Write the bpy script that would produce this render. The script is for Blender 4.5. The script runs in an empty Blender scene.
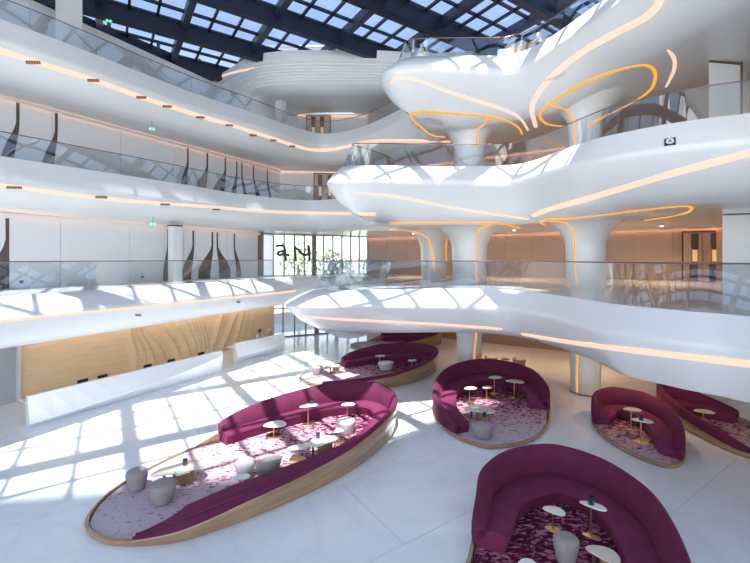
import bpy, bmesh, math, random
from mathutils import Vector, Matrix
from mathutils.bvhtree import BVHTree

random.seed(7)
S = bpy.context.scene
C = S.collection

# ------------------------------------------------------------------ camera, world, sun, exposure
CAMZ, FPX, CX, HY = 5.8, 400.0, 375.0, 258.0
cam_d = bpy.data.cameras.new('camera'); cam = bpy.data.objects.new('camera', cam_d); C.objects.link(cam)
cam.location = (0, 0, CAMZ); cam.rotation_euler = (math.pi / 2, 0, 0)
cam_d.sensor_width = 36.0; cam_d.lens = FPX / 750 * 36.0
cam_d.shift_y = -(281.5 - HY) / 750.0
cam_d.clip_start = 0.05; cam_d.clip_end = 500
S.camera = cam

world = bpy.data.worlds.new('sky'); S.world = world; world.use_nodes = True
wn = world.node_tree; wn.nodes.clear()
w_out = wn.nodes.new('ShaderNodeOutputWorld'); w_bg = wn.nodes.new('ShaderNodeBackground')
w_tc = wn.nodes.new('ShaderNodeTexCoord'); w_sep = wn.nodes.new('ShaderNodeSeparateXYZ'); w_rmp = wn.nodes.new('ShaderNodeValToRGB')
wn.links.new(w_tc.outputs['Generated'], w_sep.inputs[0]); wn.links.new(w_sep.outputs['Z'], w_rmp.inputs[0])
wn.links.new(w_rmp.outputs[0], w_bg.inputs[0]); wn.links.new(w_bg.outputs[0], w_out.inputs[0])
w_bg.inputs[1].default_value = 2.3
e = w_rmp.color_ramp.elements
e[0].position = 0.0; e[0].color = (1.0, 1.0, 1.0, 1)
e[1].position = 1.0; e[1].color = (0.125, 0.175, 0.27, 1)
k = w_rmp.color_ramp.elements.new(0.16); k.color = (0.74, 0.83, 0.97, 1)
k = w_rmp.color_ramp.elements.new(0.45); k.color = (0.145, 0.20, 0.315, 1)

sun_d = bpy.data.lights.new('sun', 'SUN'); sun = bpy.data.objects.new('sun', sun_d); C.objects.link(sun)
sun_d.energy = 8.0; sun_d.angle = math.radians(0.5); sun_d.color = (1.0, 0.98, 0.95)
SUN_FROM = Vector((-0.05, -0.40, 1.0)).normalized()          # nearly overhead
sun.rotation_euler = SUN_FROM.to_track_quat('Z', 'Y').to_euler(); sun.location = (0, 0, 40)

S.view_settings.view_transform = 'Standard'; S.view_settings.look = 'None'
S.view_settings.gamma = 1.0; S.view_settings.use_curve_mapping = False
S.view_settings.exposure = 0.62
S.cycles.max_bounces = 10; S.cycles.diffuse_bounces = 6; S.cycles.glossy_bounces = 4
S.cycles.transparent_max_bounces = 24; S.cycles.caustics_reflective = False; S.cycles.caustics_refractive = False
S.cycles.use_denoising = True
S.cycles.sample_clamp_indirect = 6.0

# ------------------------------------------------------------------ helpers
def U(px, py, z):
    """point at height z seen at pixel px, py"""
    y = (CAMZ - z) * FPX / (py - HY)
    return Vector(((px - CX) / FPX * y, y, z))
def D(px, py, y):
    """point at depth y seen at pixel px, py"""
    return Vector(((px - CX) / FPX * y, y, CAMZ - (py - HY) / FPX * y))

def empty(name, loc=(0, 0, 0), rz=0.0, parent=None):
    o = bpy.data.objects.new(name, None); C.objects.link(o)
    o.location = loc; o.rotation_euler = (0, 0, rz); o.empty_display_size = 0.1
    if parent: o.parent = parent
    return o
def tag(o, label=None, cat=None, group=None, kind=None):
    if label: o['label'] = label
    if cat: o['category'] = cat
    if group: o['group'] = group
    if kind: o['kind'] = kind
    return o
def mesh(name, verts, faces, smooth=False, angle=40):
    me = bpy.data.meshes.new(name)
    me.from_pydata([tuple(v) for v in verts], [], faces); me.validate()
    bm = bmesh.new(); bm.from_mesh(me); bmesh.ops.recalc_face_normals(bm, faces=bm.faces); bm.to_mesh(me); bm.free()
    if smooth:
        me.polygons.foreach_set('use_smooth', [True] * len(me.polygons))
        try: me.set_sharp_from_angle(angle=math.radians(angle))
        except Exception: pass
    me.update()
    return me
def put(name, me, mat, parent=None, loc=(0, 0, 0), rz=0.0):
    o = bpy.data.objects.new(name, me); C.objects.link(o)
    o.location = loc; o.rotation_euler = (0, 0, rz)
    if mat and not me.materials: me.materials.append(mat)
    if parent: o.parent = parent
    return o
def mk(name, verts, faces, mat, parent=None, smooth=False, angle=40, origin=None):
    """verts in world space; parents are unrotated empties or meshes with a location"""
    off = Vector((0, 0, 0)); p = parent
    while p: off += Vector(p.location); p = p.parent
    o0 = Vector(origin) - off if origin is not None else Vector((0, 0, 0))
    sh = off + o0
    return put(name, mesh(name, [Vector(v) - sh for v in verts], faces, smooth, angle), mat, parent, o0)
def box_vf(cx, cy, cz, sx, sy, sz, rz=0.0):
    v = []; c, s = math.cos(rz), math.sin(rz)
    for dz in (-.5, .5):
        for dx, dy in ((-.5, -.5), (.5, -.5), (.5, .5), (-.5, .5)):
            x, y = dx * sx, dy * sy
            v.append((cx + x * c - y * s, cy + x * s + y * c, cz + dz * sz))
    return v, [(0, 3, 2, 1), (4, 5, 6, 7), (0, 1, 5, 4), (1, 2, 6, 5), (2, 3, 7, 6), (3, 0, 4, 7)]
def beam_vf(a, b, w, h):
    """box from a to b (both at the beam's mid height), width w, height h"""
    a, b = Vector(a), Vector(b); t = (b - a).normalized(); up = Vector((0, 0, 1))
    s = t.cross(up)
    s = s.normalized() if s.length > 1e-4 else Vector((1, 0, 0)); u = s.cross(t)
    v = []
    for p in (a, b):
        for i, j in ((-1, -1), (1, -1), (1, 1), (-1, 1)): v.append(p + s * (i * w / 2) + u * (j * h / 2))
    return v, [(0, 3, 2, 1), (4, 5, 6, 7), (0, 1, 5, 4), (1, 2, 6, 5), (2, 3, 7, 6), (3, 0, 4, 7)]
def join(parts):
    V, F = [], []
    for v, f in parts:
        n = len(V); V += list(v); F += [tuple(i + n for i in q) for q in f]
    return V, F
def lathe_vf(prof, n=24, sx=1.0, sy=1.0, cx=0.0, cy=0.0, tilt=0.0):
    V, F = [], []
    for r, z in prof:
        for i in range(n):
            a = 2 * math.pi * i / n
            x = r * math.cos(a) * sx
            V.append((cx + x, cy + r * math.sin(a) * sy, z + x * tilt))
    for j in range(len(prof) - 1):
        for i in range(n):
            i2 = (i + 1) % n
            F.append((j * n + i, j * n + i2, (j + 1) * n + i2, (j + 1) * n + i))
    F.append(tuple(range(n - 1, -1, -1))); F.append(tuple(range((len(prof) - 1) * n, len(prof) * n)))
    return V, F
def tube_vf(pts, r, n=8, ry=None):
    pts = [Vector(p) for p in pts]; V, F = [], []
    for i, p in enumerate(pts):
        t = (pts[min(i + 1, len(pts) - 1)] - pts[max(i - 1, 0)]).normalized()
        up = Vector((0, 0, 1)) if abs(t.z) < .95 else Vector((0, 1, 0))
        s = t.cross(up).normalized(); u = s.cross(t)
        for q in range(n):
            a = 2 * math.pi * q / n
            V.append(p + s * (math.cos(a) * r) + u * (math.sin(a) * (ry or r)))
    for i in range(len(pts) - 1):
        for q in range(n):
            q2 = (q + 1) % n
            F.append((i * n + q, i * n + q2, (i + 1) * n + q2, (i + 1) * n + q))
    F.append(tuple(range(n - 1, -1, -1))); F.append(tuple(range((len(pts) - 1) * n, len(pts) * n)))
    return V, F
def cr(p0, p1, p2, p3, t):
    return [0.5 * (2 * b + (c - a) * t + (2 * a - 5 * b + 4 * c - d) * t * t + (3 * b - a - 3 * c + d) * t ** 3) for a, b, c, d in zip(p0, p1, p2, p3)]
def spline(pts, sub, closed=False):
    n = len(pts); out = []
    for i in range(n if closed else n - 1):
        if closed: q = [pts[(i + j) % n] for j in (-1, 0, 1, 2)]
        else: q = [pts[max(0, min(n - 1, i + j))] for j in (-1, 0, 1, 2)]
        for k in range(sub): out.append(cr(*q, k / sub))
    if not closed: out.append(list(pts[-1]))
    return out
def lin(tab, u):
    i = int(math.floor(u)); f = u - i; n = len(tab)
    a, b = tab[i % n], tab[(i + 1) % n]
    return [x + (y - x) * f for x, y in zip(a, b)]

# ------------------------------------------------------------------ materials
def mat(name, col, rough=.5, metal=0.0, spec=.5, coat=0.0, sheen=0.0, sheen_col=None, emit=None, estr=0.0, noise=0.0, nscale=6.0, bump=0.0, bscale=60.0):
    m = bpy.data.materials.new(name); m.use_nodes = True
    nt = m.node_tree; b = nt.nodes['Principled BSDF']
    b.inputs['Base Color'].default_value = (*col, 1); b.inputs['Roughness'].default_value = rough
    b.inputs['Metallic'].default_value = metal; b.inputs['Specular IOR Level'].default_value = spec
    b.inputs['Coat Weight'].default_value = coat; b.inputs['Coat Roughness'].default_value = .08
    if sheen:
        b.inputs['Sheen Weight'].default_value = sheen; b.inputs['Sheen Roughness'].default_value = .4
        if sheen_col: b.inputs['Sheen Tint'].default_value = (*sheen_col, 1)
    if emit: b.inputs['Emission Color'].default_value = (*emit, 1); b.inputs['Emission Strength'].default_value = estr
    if noise or bump:
        tc = nt.nodes.new('ShaderNodeTexCoord')
    if noise:
        n = nt.nodes.new('ShaderNodeTexNoise'); n.inputs['Scale'].default_value = nscale; n.inputs['Detail'].default_value = 4
        r = nt.nodes.new('ShaderNodeValToRGB')
        r.color_ramp.elements[0].position = .3; r.color_ramp.elements[1].position = .7
        r.color_ramp.elements[0].color = (*[c * (1 - noise) for c in col], 1); r.color_ramp.elements[1].color = (*[min(1, c * (1 + noise)) for c in col], 1)
        nt.links.new(tc.outputs['Object'], n.inputs['Vector']); nt.links.new(n.outputs['Fac'], r.inputs[0]); nt.links.new(r.outputs[0], b.inputs['Base Color'])
    if bump:
        n2 = nt.nodes.new('ShaderNodeTexNoise'); n2.inputs['Scale'].default_value = bscale; n2.inputs['Detail'].default_value = 3
        bp = nt.nodes.new('ShaderNodeBump'); bp.inputs['Strength'].default_value = bump; bp.inputs['Distance'].default_value = .01
        nt.links.new(tc.outputs['Object'], n2.inputs['Vector']); nt.links.new(n2.outputs['Fac'], bp.inputs['Height']); nt.links.new(bp.outputs[0], b.inputs['Normal'])
    return m
def glass_mat(name, tint, r0=.04, gain=1.0):
    """clear sheet: Schlick reflection over plain transmission, the same from both faces"""
    m = bpy.data.materials.new(name); m.use_nodes = True; nt = m.node_tree; nt.nodes.clear()
    o = nt.nodes.new('ShaderNodeOutputMaterial'); mx = nt.nodes.new('ShaderNodeMixShader')
    tr = nt.nodes.new('ShaderNodeBsdfTransparent'); gl = nt.nodes.new('ShaderNodeBsdfGlossy'); lw = nt.nodes.new('ShaderNodeLayerWeight')
    tr.inputs[0].default_value = (*tint, 1); gl.inputs['Roughness'].default_value = 0.0
    pw = nt.nodes.new('ShaderNodeMath'); pw.operation = 'POWER'; pw.inputs[1].default_value = 5.0
    ad = nt.nodes.new('ShaderNodeMath'); ad.operation = 'MULTIPLY_ADD'; ad.inputs[1].default_value = (1 - r0) * gain; ad.inputs[2].default_value = r0; ad.use_clamp = True
    nt.links.new(lw.outputs['Facing'], pw.inputs[0]); nt.links.new(pw.outputs[0], ad.inputs[0]); nt.links.new(ad.outputs[0], mx.inputs[0])
    nt.links.new(tr.outputs[0], mx.inputs[1]); nt.links.new(gl.outputs[0], mx.inputs[2]); nt.links.new(mx.outputs[0], o.inputs[0])
    return m
def wood_mat(name, c0, c1, rough=.35, scale=1.0, axis=(1, 1, 8)):
    m = bpy.data.materials.new(name); m.use_nodes = True; nt = m.node_tree; b = nt.nodes['Principled BSDF']
    tc = nt.nodes.new('ShaderNodeTexCoord'); mp = nt.nodes.new('ShaderNodeMapping'); n = nt.nodes.new('ShaderNodeTexNoise'); r = nt.nodes.new('ShaderNodeValToRGB')
    mp.inputs['Scale'].default_value = tuple(a * scale for a in axis); n.inputs['Scale'].default_value = 2.2; n.inputs['Detail'].default_value = 5
    r.color_ramp.elements[0].position = .3; r.color_ramp.elements[1].position = .72
    r.color_ramp.elements[0].color = (*c0, 1); r.color_ramp.elements[1].color = (*c1, 1)
    nt.links.new(tc.outputs['Object'], mp.inputs[0]); nt.links.new(mp.outputs[0], n.inputs['Vector']); nt.links.new(n.outputs['Fac'], r.inputs[0]); nt.links.new(r.outputs[0], b.inputs['Base Color'])
    b.inputs['Roughness'].default_value = rough
    return m
def marble_mat(name, base, vein, rough):
    m = bpy.data.materials.new(name); m.use_nodes = True; nt = m.node_tree; b = nt.nodes['Principled BSDF']
    g = nt.nodes.new('ShaderNodeNewGeometry'); n1 = nt.nodes.new('ShaderNodeTexNoise'); n1.inputs['Scale'].default_value = .35; n1.inputs['Detail'].default_value = 6
    n1.inputs['Distortion'].default_value = 1.4
    r = nt.nodes.new('ShaderNodeValToRGB'); cr_ = r.color_ramp
    cr_.elements[0].position = .40; cr_.elements[0].color = (*base, 1); cr_.elements[1].position = .60; cr_.elements[1].color = (*base, 1)
    x = cr_.elements.new(.5); x.color = (*vein, 1); x = cr_.elements.new(.485); x.color = (*[(p + q) / 2 for p, q in zip(base, vein)], 1)
    nt.links.new(g.outputs['Position'], n1.inputs['Vector']); nt.links.new(n1.outputs['Fac'], r.inputs[0]); nt.links.new(r.outputs[0], b.inputs['Base Color'])
    b.inputs['Roughness'].default_value = rough; b.inputs['Specular IOR Level'].default_value = .5
    return m
M = {}
M['white'] = mat('white_plaster', (.635, .655, .66), .28, coat=.25)
M['wallwhite'] = mat('white_wall_panel', (.60, .62, .635), .35)
M['joint'] = mat('panel_joint', (.30, .30, .31), .6)
M['ceil'] = mat('white_ceiling', (.8, .8, .8), .6)
M['marble'] = marble_mat('white_marble', (.86, .895, .92), (.81, .845, .88), .10)
M['grout'] = mat('marble_joint', (.5, .52, .55), .5)
M['beige'] = mat('beige_wall_panel', (.43, .335, .285), .4)
M['beigedark'] = mat('beige_wall_backing', (.25, .19, .15), .6)
M['darkwood'] = wood_mat('dark_wood_inlay', (.055, .04, .034), (.11, .085, .072), .35, 1.0, (6, 6, .5))
M['doorwood'] = wood_mat('pale_door_wood', (.42, .31, .25), (.50, .38, .31), .45, 1.0, (6, 6, .6))
M['amber'] = mat('amber_glass', (.75, .52, .25), .3, emit=(1, .68, .3), estr=.25)
M['oak'] = wood_mat('honey_oak', (.72, .50, .29), (.80, .59, .37), .4, .6, (.5, .5, 6))
M['podwood'] = wood_mat('lacquered_pod_wood', (.26, .155, .08), (.38, .245, .135), .18, .7, (.6, .6, 5))
M['podwood'].node_tree.nodes['Principled BSDF'].inputs['Coat Weight'].default_value = .5
M['velvet'] = mat('burgundy_velvet', (.115, .018, .053), .75, spec=.15, sheen=.16, sheen_col=(.9, .25, .5), noise=.12, nscale=3, bump=.08, bscale=90)
M['seatv'] = mat('burgundy_seat_velvet', (.155, .025, .07), .75, spec=.15, sheen=.16, sheen_col=(.9, .25, .5), noise=.12, nscale=3, bump=.08, bscale=90)
M['rail'] = mat('bronze_handrail', (.20, .13, .12), .3, metal=.5)
M['pane'] = glass_mat('railing_glass', (.94, .965, .97), .13)
M['skypane'] = glass_mat('skylight_glass', (.95, .97, .99), .03)
M['facpane'] = glass_mat('facade_glass', (.93, .96, .96), .04)
M['steel'] = mat('navy_steel', (.006, .011, .028), .45, spec=.4, noise=.15, nscale=2)
M['steel2'] = mat('grey_steel', (.014, .022, .045), .45)
M['mull'] = mat('bronze_mullion', (.24, .22, .20), .4, metal=.2)
M['strip'] = mat('warm_light_strip', (.3, .22, .18), .5, emit=(1.0, .60, .45), estr=.66)
M['orange'] = mat('amber_light_line', (.12, .05, .01), .5, emit=(1.0, .36, .035), estr=.85)
M['cove'] = mat('cove_lamp', (1, .8, .6), .5, emit=(1.0, .45, .24), estr=5.0)
M['covesoft'] = mat('soft_cove_lamp', (1, .8, .6), .5, emit=(1.0, .47, .27), estr=2.0)
M['lamp'] = mat('downlight_lamp', (1, .9, .8), .5, emit=(1.0, .72, .48), estr=12.0)
M['ventb'] = mat('copper_vent', (.42, .24, .16), .5)
M['vent'] = mat('brown_vent', (.10, .055, .035), .5)
M['black'] = mat('black_plastic', (.015, .015, .018), .4)
M['green'] = mat('exit_green', (.02, .35, .16), .4, emit=(.05, .8, .35), estr=.5)
M['signwhite'] = mat('sign_white', (.9, .9, .9), .4, emit=(.9, 1, .95), estr=.4)
M['pouf'] = mat('taupe_wool', (.33, .29, .285), .9, spec=.2, noise=.06, nscale=9, bump=.25, bscale=160)
M['poufw'] = mat('pale_wool', (.56, .54, .525), .9, spec=.2, noise=.05, nscale=9, bump=.25, bscale=160)
M['stone'] = mat('white_stone_top', (.78, .76, .71), .25, noise=.05, nscale=5)
M['cream'] = mat('cream_lacquer_top', (.66, .60, .49), .3, noise=.05, nscale=5)
M['gold'] = mat('brushed_gold', (.72, .50, .22), .28, metal=.9)
M['tealglass'] = mat('dark_teal_glass', (.012, .05, .055), .12, coat=.5)
M['bookw'] = mat('book_cover', (.72, .80, .80), .5)
M['bookp'] = mat('book_pages', (.85, .84, .78), .7)
M['deskw'] = mat('white_solid_surface', (.86, .87, .88), .2, coat=.3)
M['greydoor'] = mat('grey_panel', (.42, .43, .46), .5)
M['tanleather'] = mat('tan_leather', (.45, .26, .13), .5)
M['skin'] = mat('skin', (.50, .31, .22), .6)
M['hairb'] = mat('black_hair', (.012, .010, .010), .5)
M['scarf'] = mat('beige_scarf', (.62, .50, .33), .8)
M['shirt'] = mat('white_shirt', (.75, .76, .80), .8)
M['navy'] = mat('navy_cloth', (.02, .025, .045), .8)
M['grey_cloth'] = mat('grey_cloth', (.25, .25, .28), .8)
M['leaf'] = mat('tree_leaves', (.46, .52, .26), .6, noise=.25, nscale=1.5)
M['bark'] = mat('bark', (.16, .11, .07), .9)
M['paving'] = mat('sandy_paving', (.55, .50, .42), .8, noise=.06, nscale=1)
M['roofbox'] = mat('white_render', (.72, .73, .74), .7)
M['louvre'] = mat('pale_louvre', (.66, .69, .72), .4)

def rug_mat(name, dirv, d0, d1):
    """deep burgundy at one end fading to pale lavender at the open end; block-like woven figures"""
    m = bpy.data.materials.new(name); m.use_nodes = True; nt = m.node_tree; b = nt.nodes['Principled BSDF']; L = nt.links.new
    g = nt.nodes.new('ShaderNodeNewGeometry')
    dt = nt.nodes.new('ShaderNodeVectorMath'); dt.operation = 'DOT_PRODUCT'; dt.inputs[1].default_value = (*dirv, 0)
    L(g.outputs['Position'], dt.inputs[0])
    mr = nt.nodes.new('ShaderNodeMapRange'); mr.inputs[1].default_value = d0; mr.inputs[2].default_value = d1; L(dt.outputs['Value'], mr.inputs[0])
    mp = nt.nodes.new('ShaderNodeMapping'); mp.inputs['Rotation'].default_value = (0, 0, .6); mp.inputs['Scale'].default_value = (6.5, 12.0, 1)
    L(g.outputs['Position'], mp.inputs[0])
    vo = nt.nodes.new('ShaderNodeTexVoronoi'); vo.distance = 'CHEBYCHEV'; vo.inputs['Scale'].default_value = 1.6; L(mp.outputs[0], vo.inputs['Vector'])
    no = nt.nodes.new('ShaderNodeTexNoise'); no.inputs['Scale'].default_value = .7; no.inputs['Detail'].default_value = 5; no.inputs['Roughness'].default_value = .7; L(mp.outputs[0], no.inputs['Vector'])
    sp = nt.nodes.new('ShaderNodeSeparateColor'); L(vo.outputs['Color'], sp.inputs[0])
    a = nt.nodes.new('ShaderNodeMath'); a.operation = 'MULTIPLY_ADD'; a.inputs[1].default_value = .45; L(sp.outputs[0], a.inputs[0]); L(no.outputs['Fac'], a.inputs[2])
    # threshold grows with the fade
    t = nt.nodes.new('ShaderNodeMath'); t.operation = 'SUBTRACT'; L(a.outputs[0], t.inputs[0])
    t2 = nt.nodes.new('ShaderNodeMath'); t2.operation = 'MULTIPLY_ADD'; t2.inputs[1].default_value = .44; t2.inputs[2].default_value = .60; L(mr.outputs[0], t2.inputs[0]); L(t2.outputs[0], t.inputs[1])
    st = nt.nodes.new('ShaderNodeMapRange'); st.inputs[1].default_value = -.10; st.inputs[2].default_value = .12; L(t.outputs[0], st.inputs[0])
    base = nt.nodes.new('ShaderNodeValToRGB'); base.color_ramp.elements[0].color = (.50, .17, .26, 1); base.color_ramp.elements[1].color = (.52, .47, .51, 1)
    x = base.color_ramp.elements.new(.5); x.color = (.60, .38, .44, 1); L(mr.outputs[0], base.inputs[0])
    mx = nt.nodes.new('ShaderNodeMix'); mx.data_type = 'RGBA'; L(st.outputs[0], mx.inputs['Factor']); L(base.outputs[0], mx.inputs['A']); mx.inputs['B'].default_value = (.085, .010, .035, 1)
    L(mx.outputs['Result'], b.inputs['Base Color']); b.inputs['Roughness'].default_value = .95; b.inputs['Specular IOR Level'].default_value = .1
    return m

# ------------------------------------------------------------------ plan of the place
F1, F2, F3 = 4.55, 9.57, 14.57            # gallery floors
SOF1, SOF2, SOF3 = 2.85, 7.50, 12.75      # soffits below them
ROOFZ = 19.8
WD = Vector((.495, .869)).normalized(); WN = Vector((WD.y, -WD.x))      # left wall direction, normal to the atrium
W0 = Vector((-14.6, 16.0))
def wl(t, o=0.0): return W0 + WD * t - WN * o
def wproj(x, y, o): return wl((Vector((x, y)) - W0).dot(WD), o)
def tpx(px, o=0.0):
    kx = (px - CX) / FPX; w = W0 - WN * o
    return (w.y * kx - w.x) / (WD.x - WD.y * kx)
BW = [wl(17.0, 1.5), Vector((-.6, 32.2)), Vector((18.0, 21.2)), Vector((18.0, -2.0))]
D1 = Vector((.83, .555)).normalized(); D2 = Vector((-D1.y, D1.x))       # roof and floor grid
def mn(m, n): return D1 * m + D2 * n
CAM = Vector((0, 0, CAMZ))

# ------------------------------------------------------------------ floor
fl = mk('floor', *box_vf(-2, 12, -.06, 52, 46, .08), M['grout'], origin=(0, 0, 0)); tag(fl, 'polished white marble lobby floor', kind='structure')
sl_me = {}
for i in range(-6, 9):
    for j in range(-4, 14):
        m0, n0 = i * 5.0 + (2.5 if j % 2 else 0), 11.6 + (j - 4) * 2.6
        c = mn(m0 + 2.5, n0 + 1.3)
        if not (-20 < c.x < 19 and 2.5 < c.y < 33.5): continue
        if (c - W0).dot(WN) < -2.5: continue
        if 'a' not in sl_me:
            v, f = box_vf(0, 0, -.01, 4.992, 2.592, .02); sl_me['a'] = mesh('marble_slab', v, f)
        put('marble_slab', sl_me['a'], M['marble'], fl, (c.x, c.y, 0), math.atan2(D1.y, D1.x))

# ------------------------------------------------------------------ galleries
BV = {}
def prof_rows(base, nrm, inn, F, SF, p):
    on, dn, ol, dl = p
    b = Vector((base[0], base[1], 0)); n = Vector((nrm.x, nrm.y, 0)); i = Vector((inn[0], inn[1], 0)); z = Vector((0, 0, 1))
    lipz = F - dl
    rows = [i + z * F, b - n * .25 + z * F, b - n * .10 + z * (F + .08), b + n * .02 + z * (F + .08)]
    rows += [b + n * (on * .50) + z * (F + .08 - dn * .46), b + n * (on * .94) + z * (F + .03 - dn * .90), b + n * on + z * (F - dn),
             b + n * (on * .95 + ol * .05) + z * (F - dn - .14 * (dl - dn)), b + n * (on * .72 + ol * .28) + z * (F - dn - .48 * (dl - dn)),
             b + n * (on * .35 + ol * .65) + z * (F - dn - .80 * (dl - dn)), b + n * ol + z * lipz, b + n * (ol - .45) + z * (lipz - .03)]
    rows += [i * .5 + (b + n * (ol - .45)) * .5 + z * (SF * .7 + lipz * .3), i + z * SF]
    return rows
def gallery(name, label, F, SF, st, sub=7, lean=.42, group='white galleries around the atrium'):
    """st: stations (x, y, inner point or wall offset, (nose out, nose drop, lip out, lip drop))"""
    root = empty(name, (0, 0, F)); tag(root, label, 'balcony', group)
    flat = []
    for x, y, inn, p in st:
        if not isinstance(inn, tuple): q = wproj(x, y, inn); inn = (q.x, q.y)
        flat.append([x, y, inn[0], inn[1], *p])
    sm = spline(flat, sub); n = len(sm)
    nr = []
    for i in range(n):
        a, b = sm[max(0, i - 1)], sm[min(n - 1, i + 1)]
        t = Vector((b[0] - a[0], b[1] - a[1])).normalized(); nr.append(Vector((t.y, -t.x)))
    for _ in range(2): nr = [(nr[max(0, i - 1)] + nr[i] * 2 + nr[min(n - 1, i + 1)]).normalized() for i in range(n)]
    V, Fc = [], []
    for s_, q in zip(sm, nr): V += prof_rows(s_[:2], q, s_[2:4], F, SF, s_[4:8])
    R = 14
    for i in range(n - 1):
        for j in range(R):
            j2 = (j + 1) % R
            Fc.append((i * R + j, (i + 1) * R + j, (i + 1) * R + j2, i * R + j2))
    Fc.append(tuple(range(R))); Fc.append(tuple(range((n - 1) * R, n * R))[::-1])
    slab = mk('slab', V, Fc, M['white'], root, True, 50)
    BV[name] = BVHTree.FromPolygons([Vector(v) for v in V], Fc)
    # glass panes leaning in, each its own part
    bs = [Vector((s_[0] - q.x * .05, s_[1] - q.y * .05, F + .06)) for s_, q in zip(sm, nr)]
    tp = [Vector((s_[0] - q.x * (.05 + lean), s_[1] - q.y * (.05 + lean), F + 1.12)) for s_, q in zip(sm, nr)]
    L = [0.0]
    for i in range(1, n): L.append(L[-1] + (bs[i] - bs[i - 1]).length)
    def at(arr, l):
        for i in range(1, n):
            if L[i] >= l: f = (l - L[i - 1]) / max(1e-6, L[i] - L[i - 1]); return arr[i - 1].lerp(arr[i], f)
        return arr[-1].copy()
    def nat(l):
        for i in range(1, n):
            if L[i] >= l: return nr[i]
        return nr[-1]
    PW = 1.75; a = 0.0
    while a < L[-1] - .3:
        b = min(a + PW, L[-1]); ks = [a + .008 + (b - a - .016) * q / 4 for q in range(5)]
        vs = []
        for l in ks:
            q = nat(l); q3 = Vector((q.x, q.y, 0)) * .007
            vs += [at(bs, l) + q3, at(bs, l) - q3, at(tp, l) - q3, at(tp, l) + q3]
        fs = [(4 * i + j, 4 * i + (j + 1) % 4, 4 * i + 4 + (j + 1) % 4, 4 * i + 4 + j) for i in range(4) for j in range(4)] + [(0, 3, 2, 1), (16, 17, 18, 19)]
        mk('glass_pane', vs, fs, M['pane'], root, True, 30)
        a = b
    mk('handrail', *tube_vf([p + Vector((0, 0, .01)) for p in tp], .020, 8), M['rail'], root, True)
    return root

def hit(trees, px, py):
    d = (D(px, py, 10.0) - CAM).normalized(); best = None
    for t in trees:
        r = t.ray_cast(CAM, d)
        if r[0] is not None and (best is None or r[3] < best[3]): best = r
    if best is None: return None
    n = best[1] if best[1].dot(d) < 0 else -best[1]
    return best[0], n
def ribbon(name, parent, trees, pxs, w, mt, sub=10, taper=0.0, th=.02):
    """light line laid on the surface along a path"""
    pts = [hit(trees, *q) for q in spline(pxs, sub)]
    runs = [[]]
    for h in pts:
        if h is None or (runs[-1] and (h[0] - runs[-1][-1][0]).length > .8):
            runs.append([] if h is None else [h])
        else: runs[-1].append(h)
    out = []
    for run in runs:
        if len(run) < 3: continue
        for _ in range(2): run = [((run[max(0, i - 1)][0] + run[i][0] * 2 + run[min(len(run) - 1, i + 1)][0]) / 4 if 0 < i < len(run) - 1 else run[i][0], (run[max(0, i - 1)][1] + run[i][1] + run[min(len(run) - 1, i + 1)][1]).normalized()) for i in range(len(run))]
        V, Fc = [], []
        m = len(run)
        for i, (p, n) in enumerate(run):
            t = (run[min(i + 1, m - 1)][0] - run[max(i - 1, 0)][0]).normalized(); s = n.cross(t).normalized()
            ww = w * .5 * (1 - taper * max(0, 1 - 4 * min(i, m - 1 - i) / m))
            V += [p + s * ww - n * th, p - s * ww - n * th, p - s * ww * .9 + n * .03, p + s * ww * .9 + n * .03]
        for i in range(m - 1):
            for j in range(4): Fc.append((4 * i + j, 4 * i + (j + 1) % 4, 4 * i + 4 + (j + 1) % 4, 4 * i + 4 + j))
        Fc += [(0, 1, 2, 3), (4 * m - 4, 4 * m - 1, 4 * m - 2, 4 * m - 3)]
        out.append(mk(name, V, Fc, mt, parent, True, 40))
    return out
def vent(parent, trees, px, py, l=.42, h=.10):
    a, b = hit(trees, px - 2, py), hit(trees, px + 2, py + .1)
    if not a or not b: return
    t = (b[0] - a[0]); t.z *= 1; t = t.normalized(); n = a[1]; u = n.cross(t).normalized(); p = (a[0] + b[0]) / 2
    root = None; parts = []
    v = []; 
    def bx(o, sl, sh, d):
        vs = []
        for dd in (-.01, d):
            for i, j in ((-1, -1), (1, -1), (1, 1), (-1, 1)): vs.append(p + t * (o + i * sl / 2) + u * (j * sh / 2) + n * dd)
        return vs, [(0, 3, 2, 1), (4, 5, 6, 7), (0, 1, 5, 4), (1, 2, 6, 5), (2, 3, 7, 6), (3, 0, 4, 7)]
    g = mk('vent', *bx(0, l, h, .042), M['ventb'], parent)
    for i in range(6): mk('vent_slat', *bx(-l / 2 + l * (i + .5) / 6, l / 6 * .42, h * .75, .056), M['vent'], g)

L_ = (.38, .85, -.75, 1.95)
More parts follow.
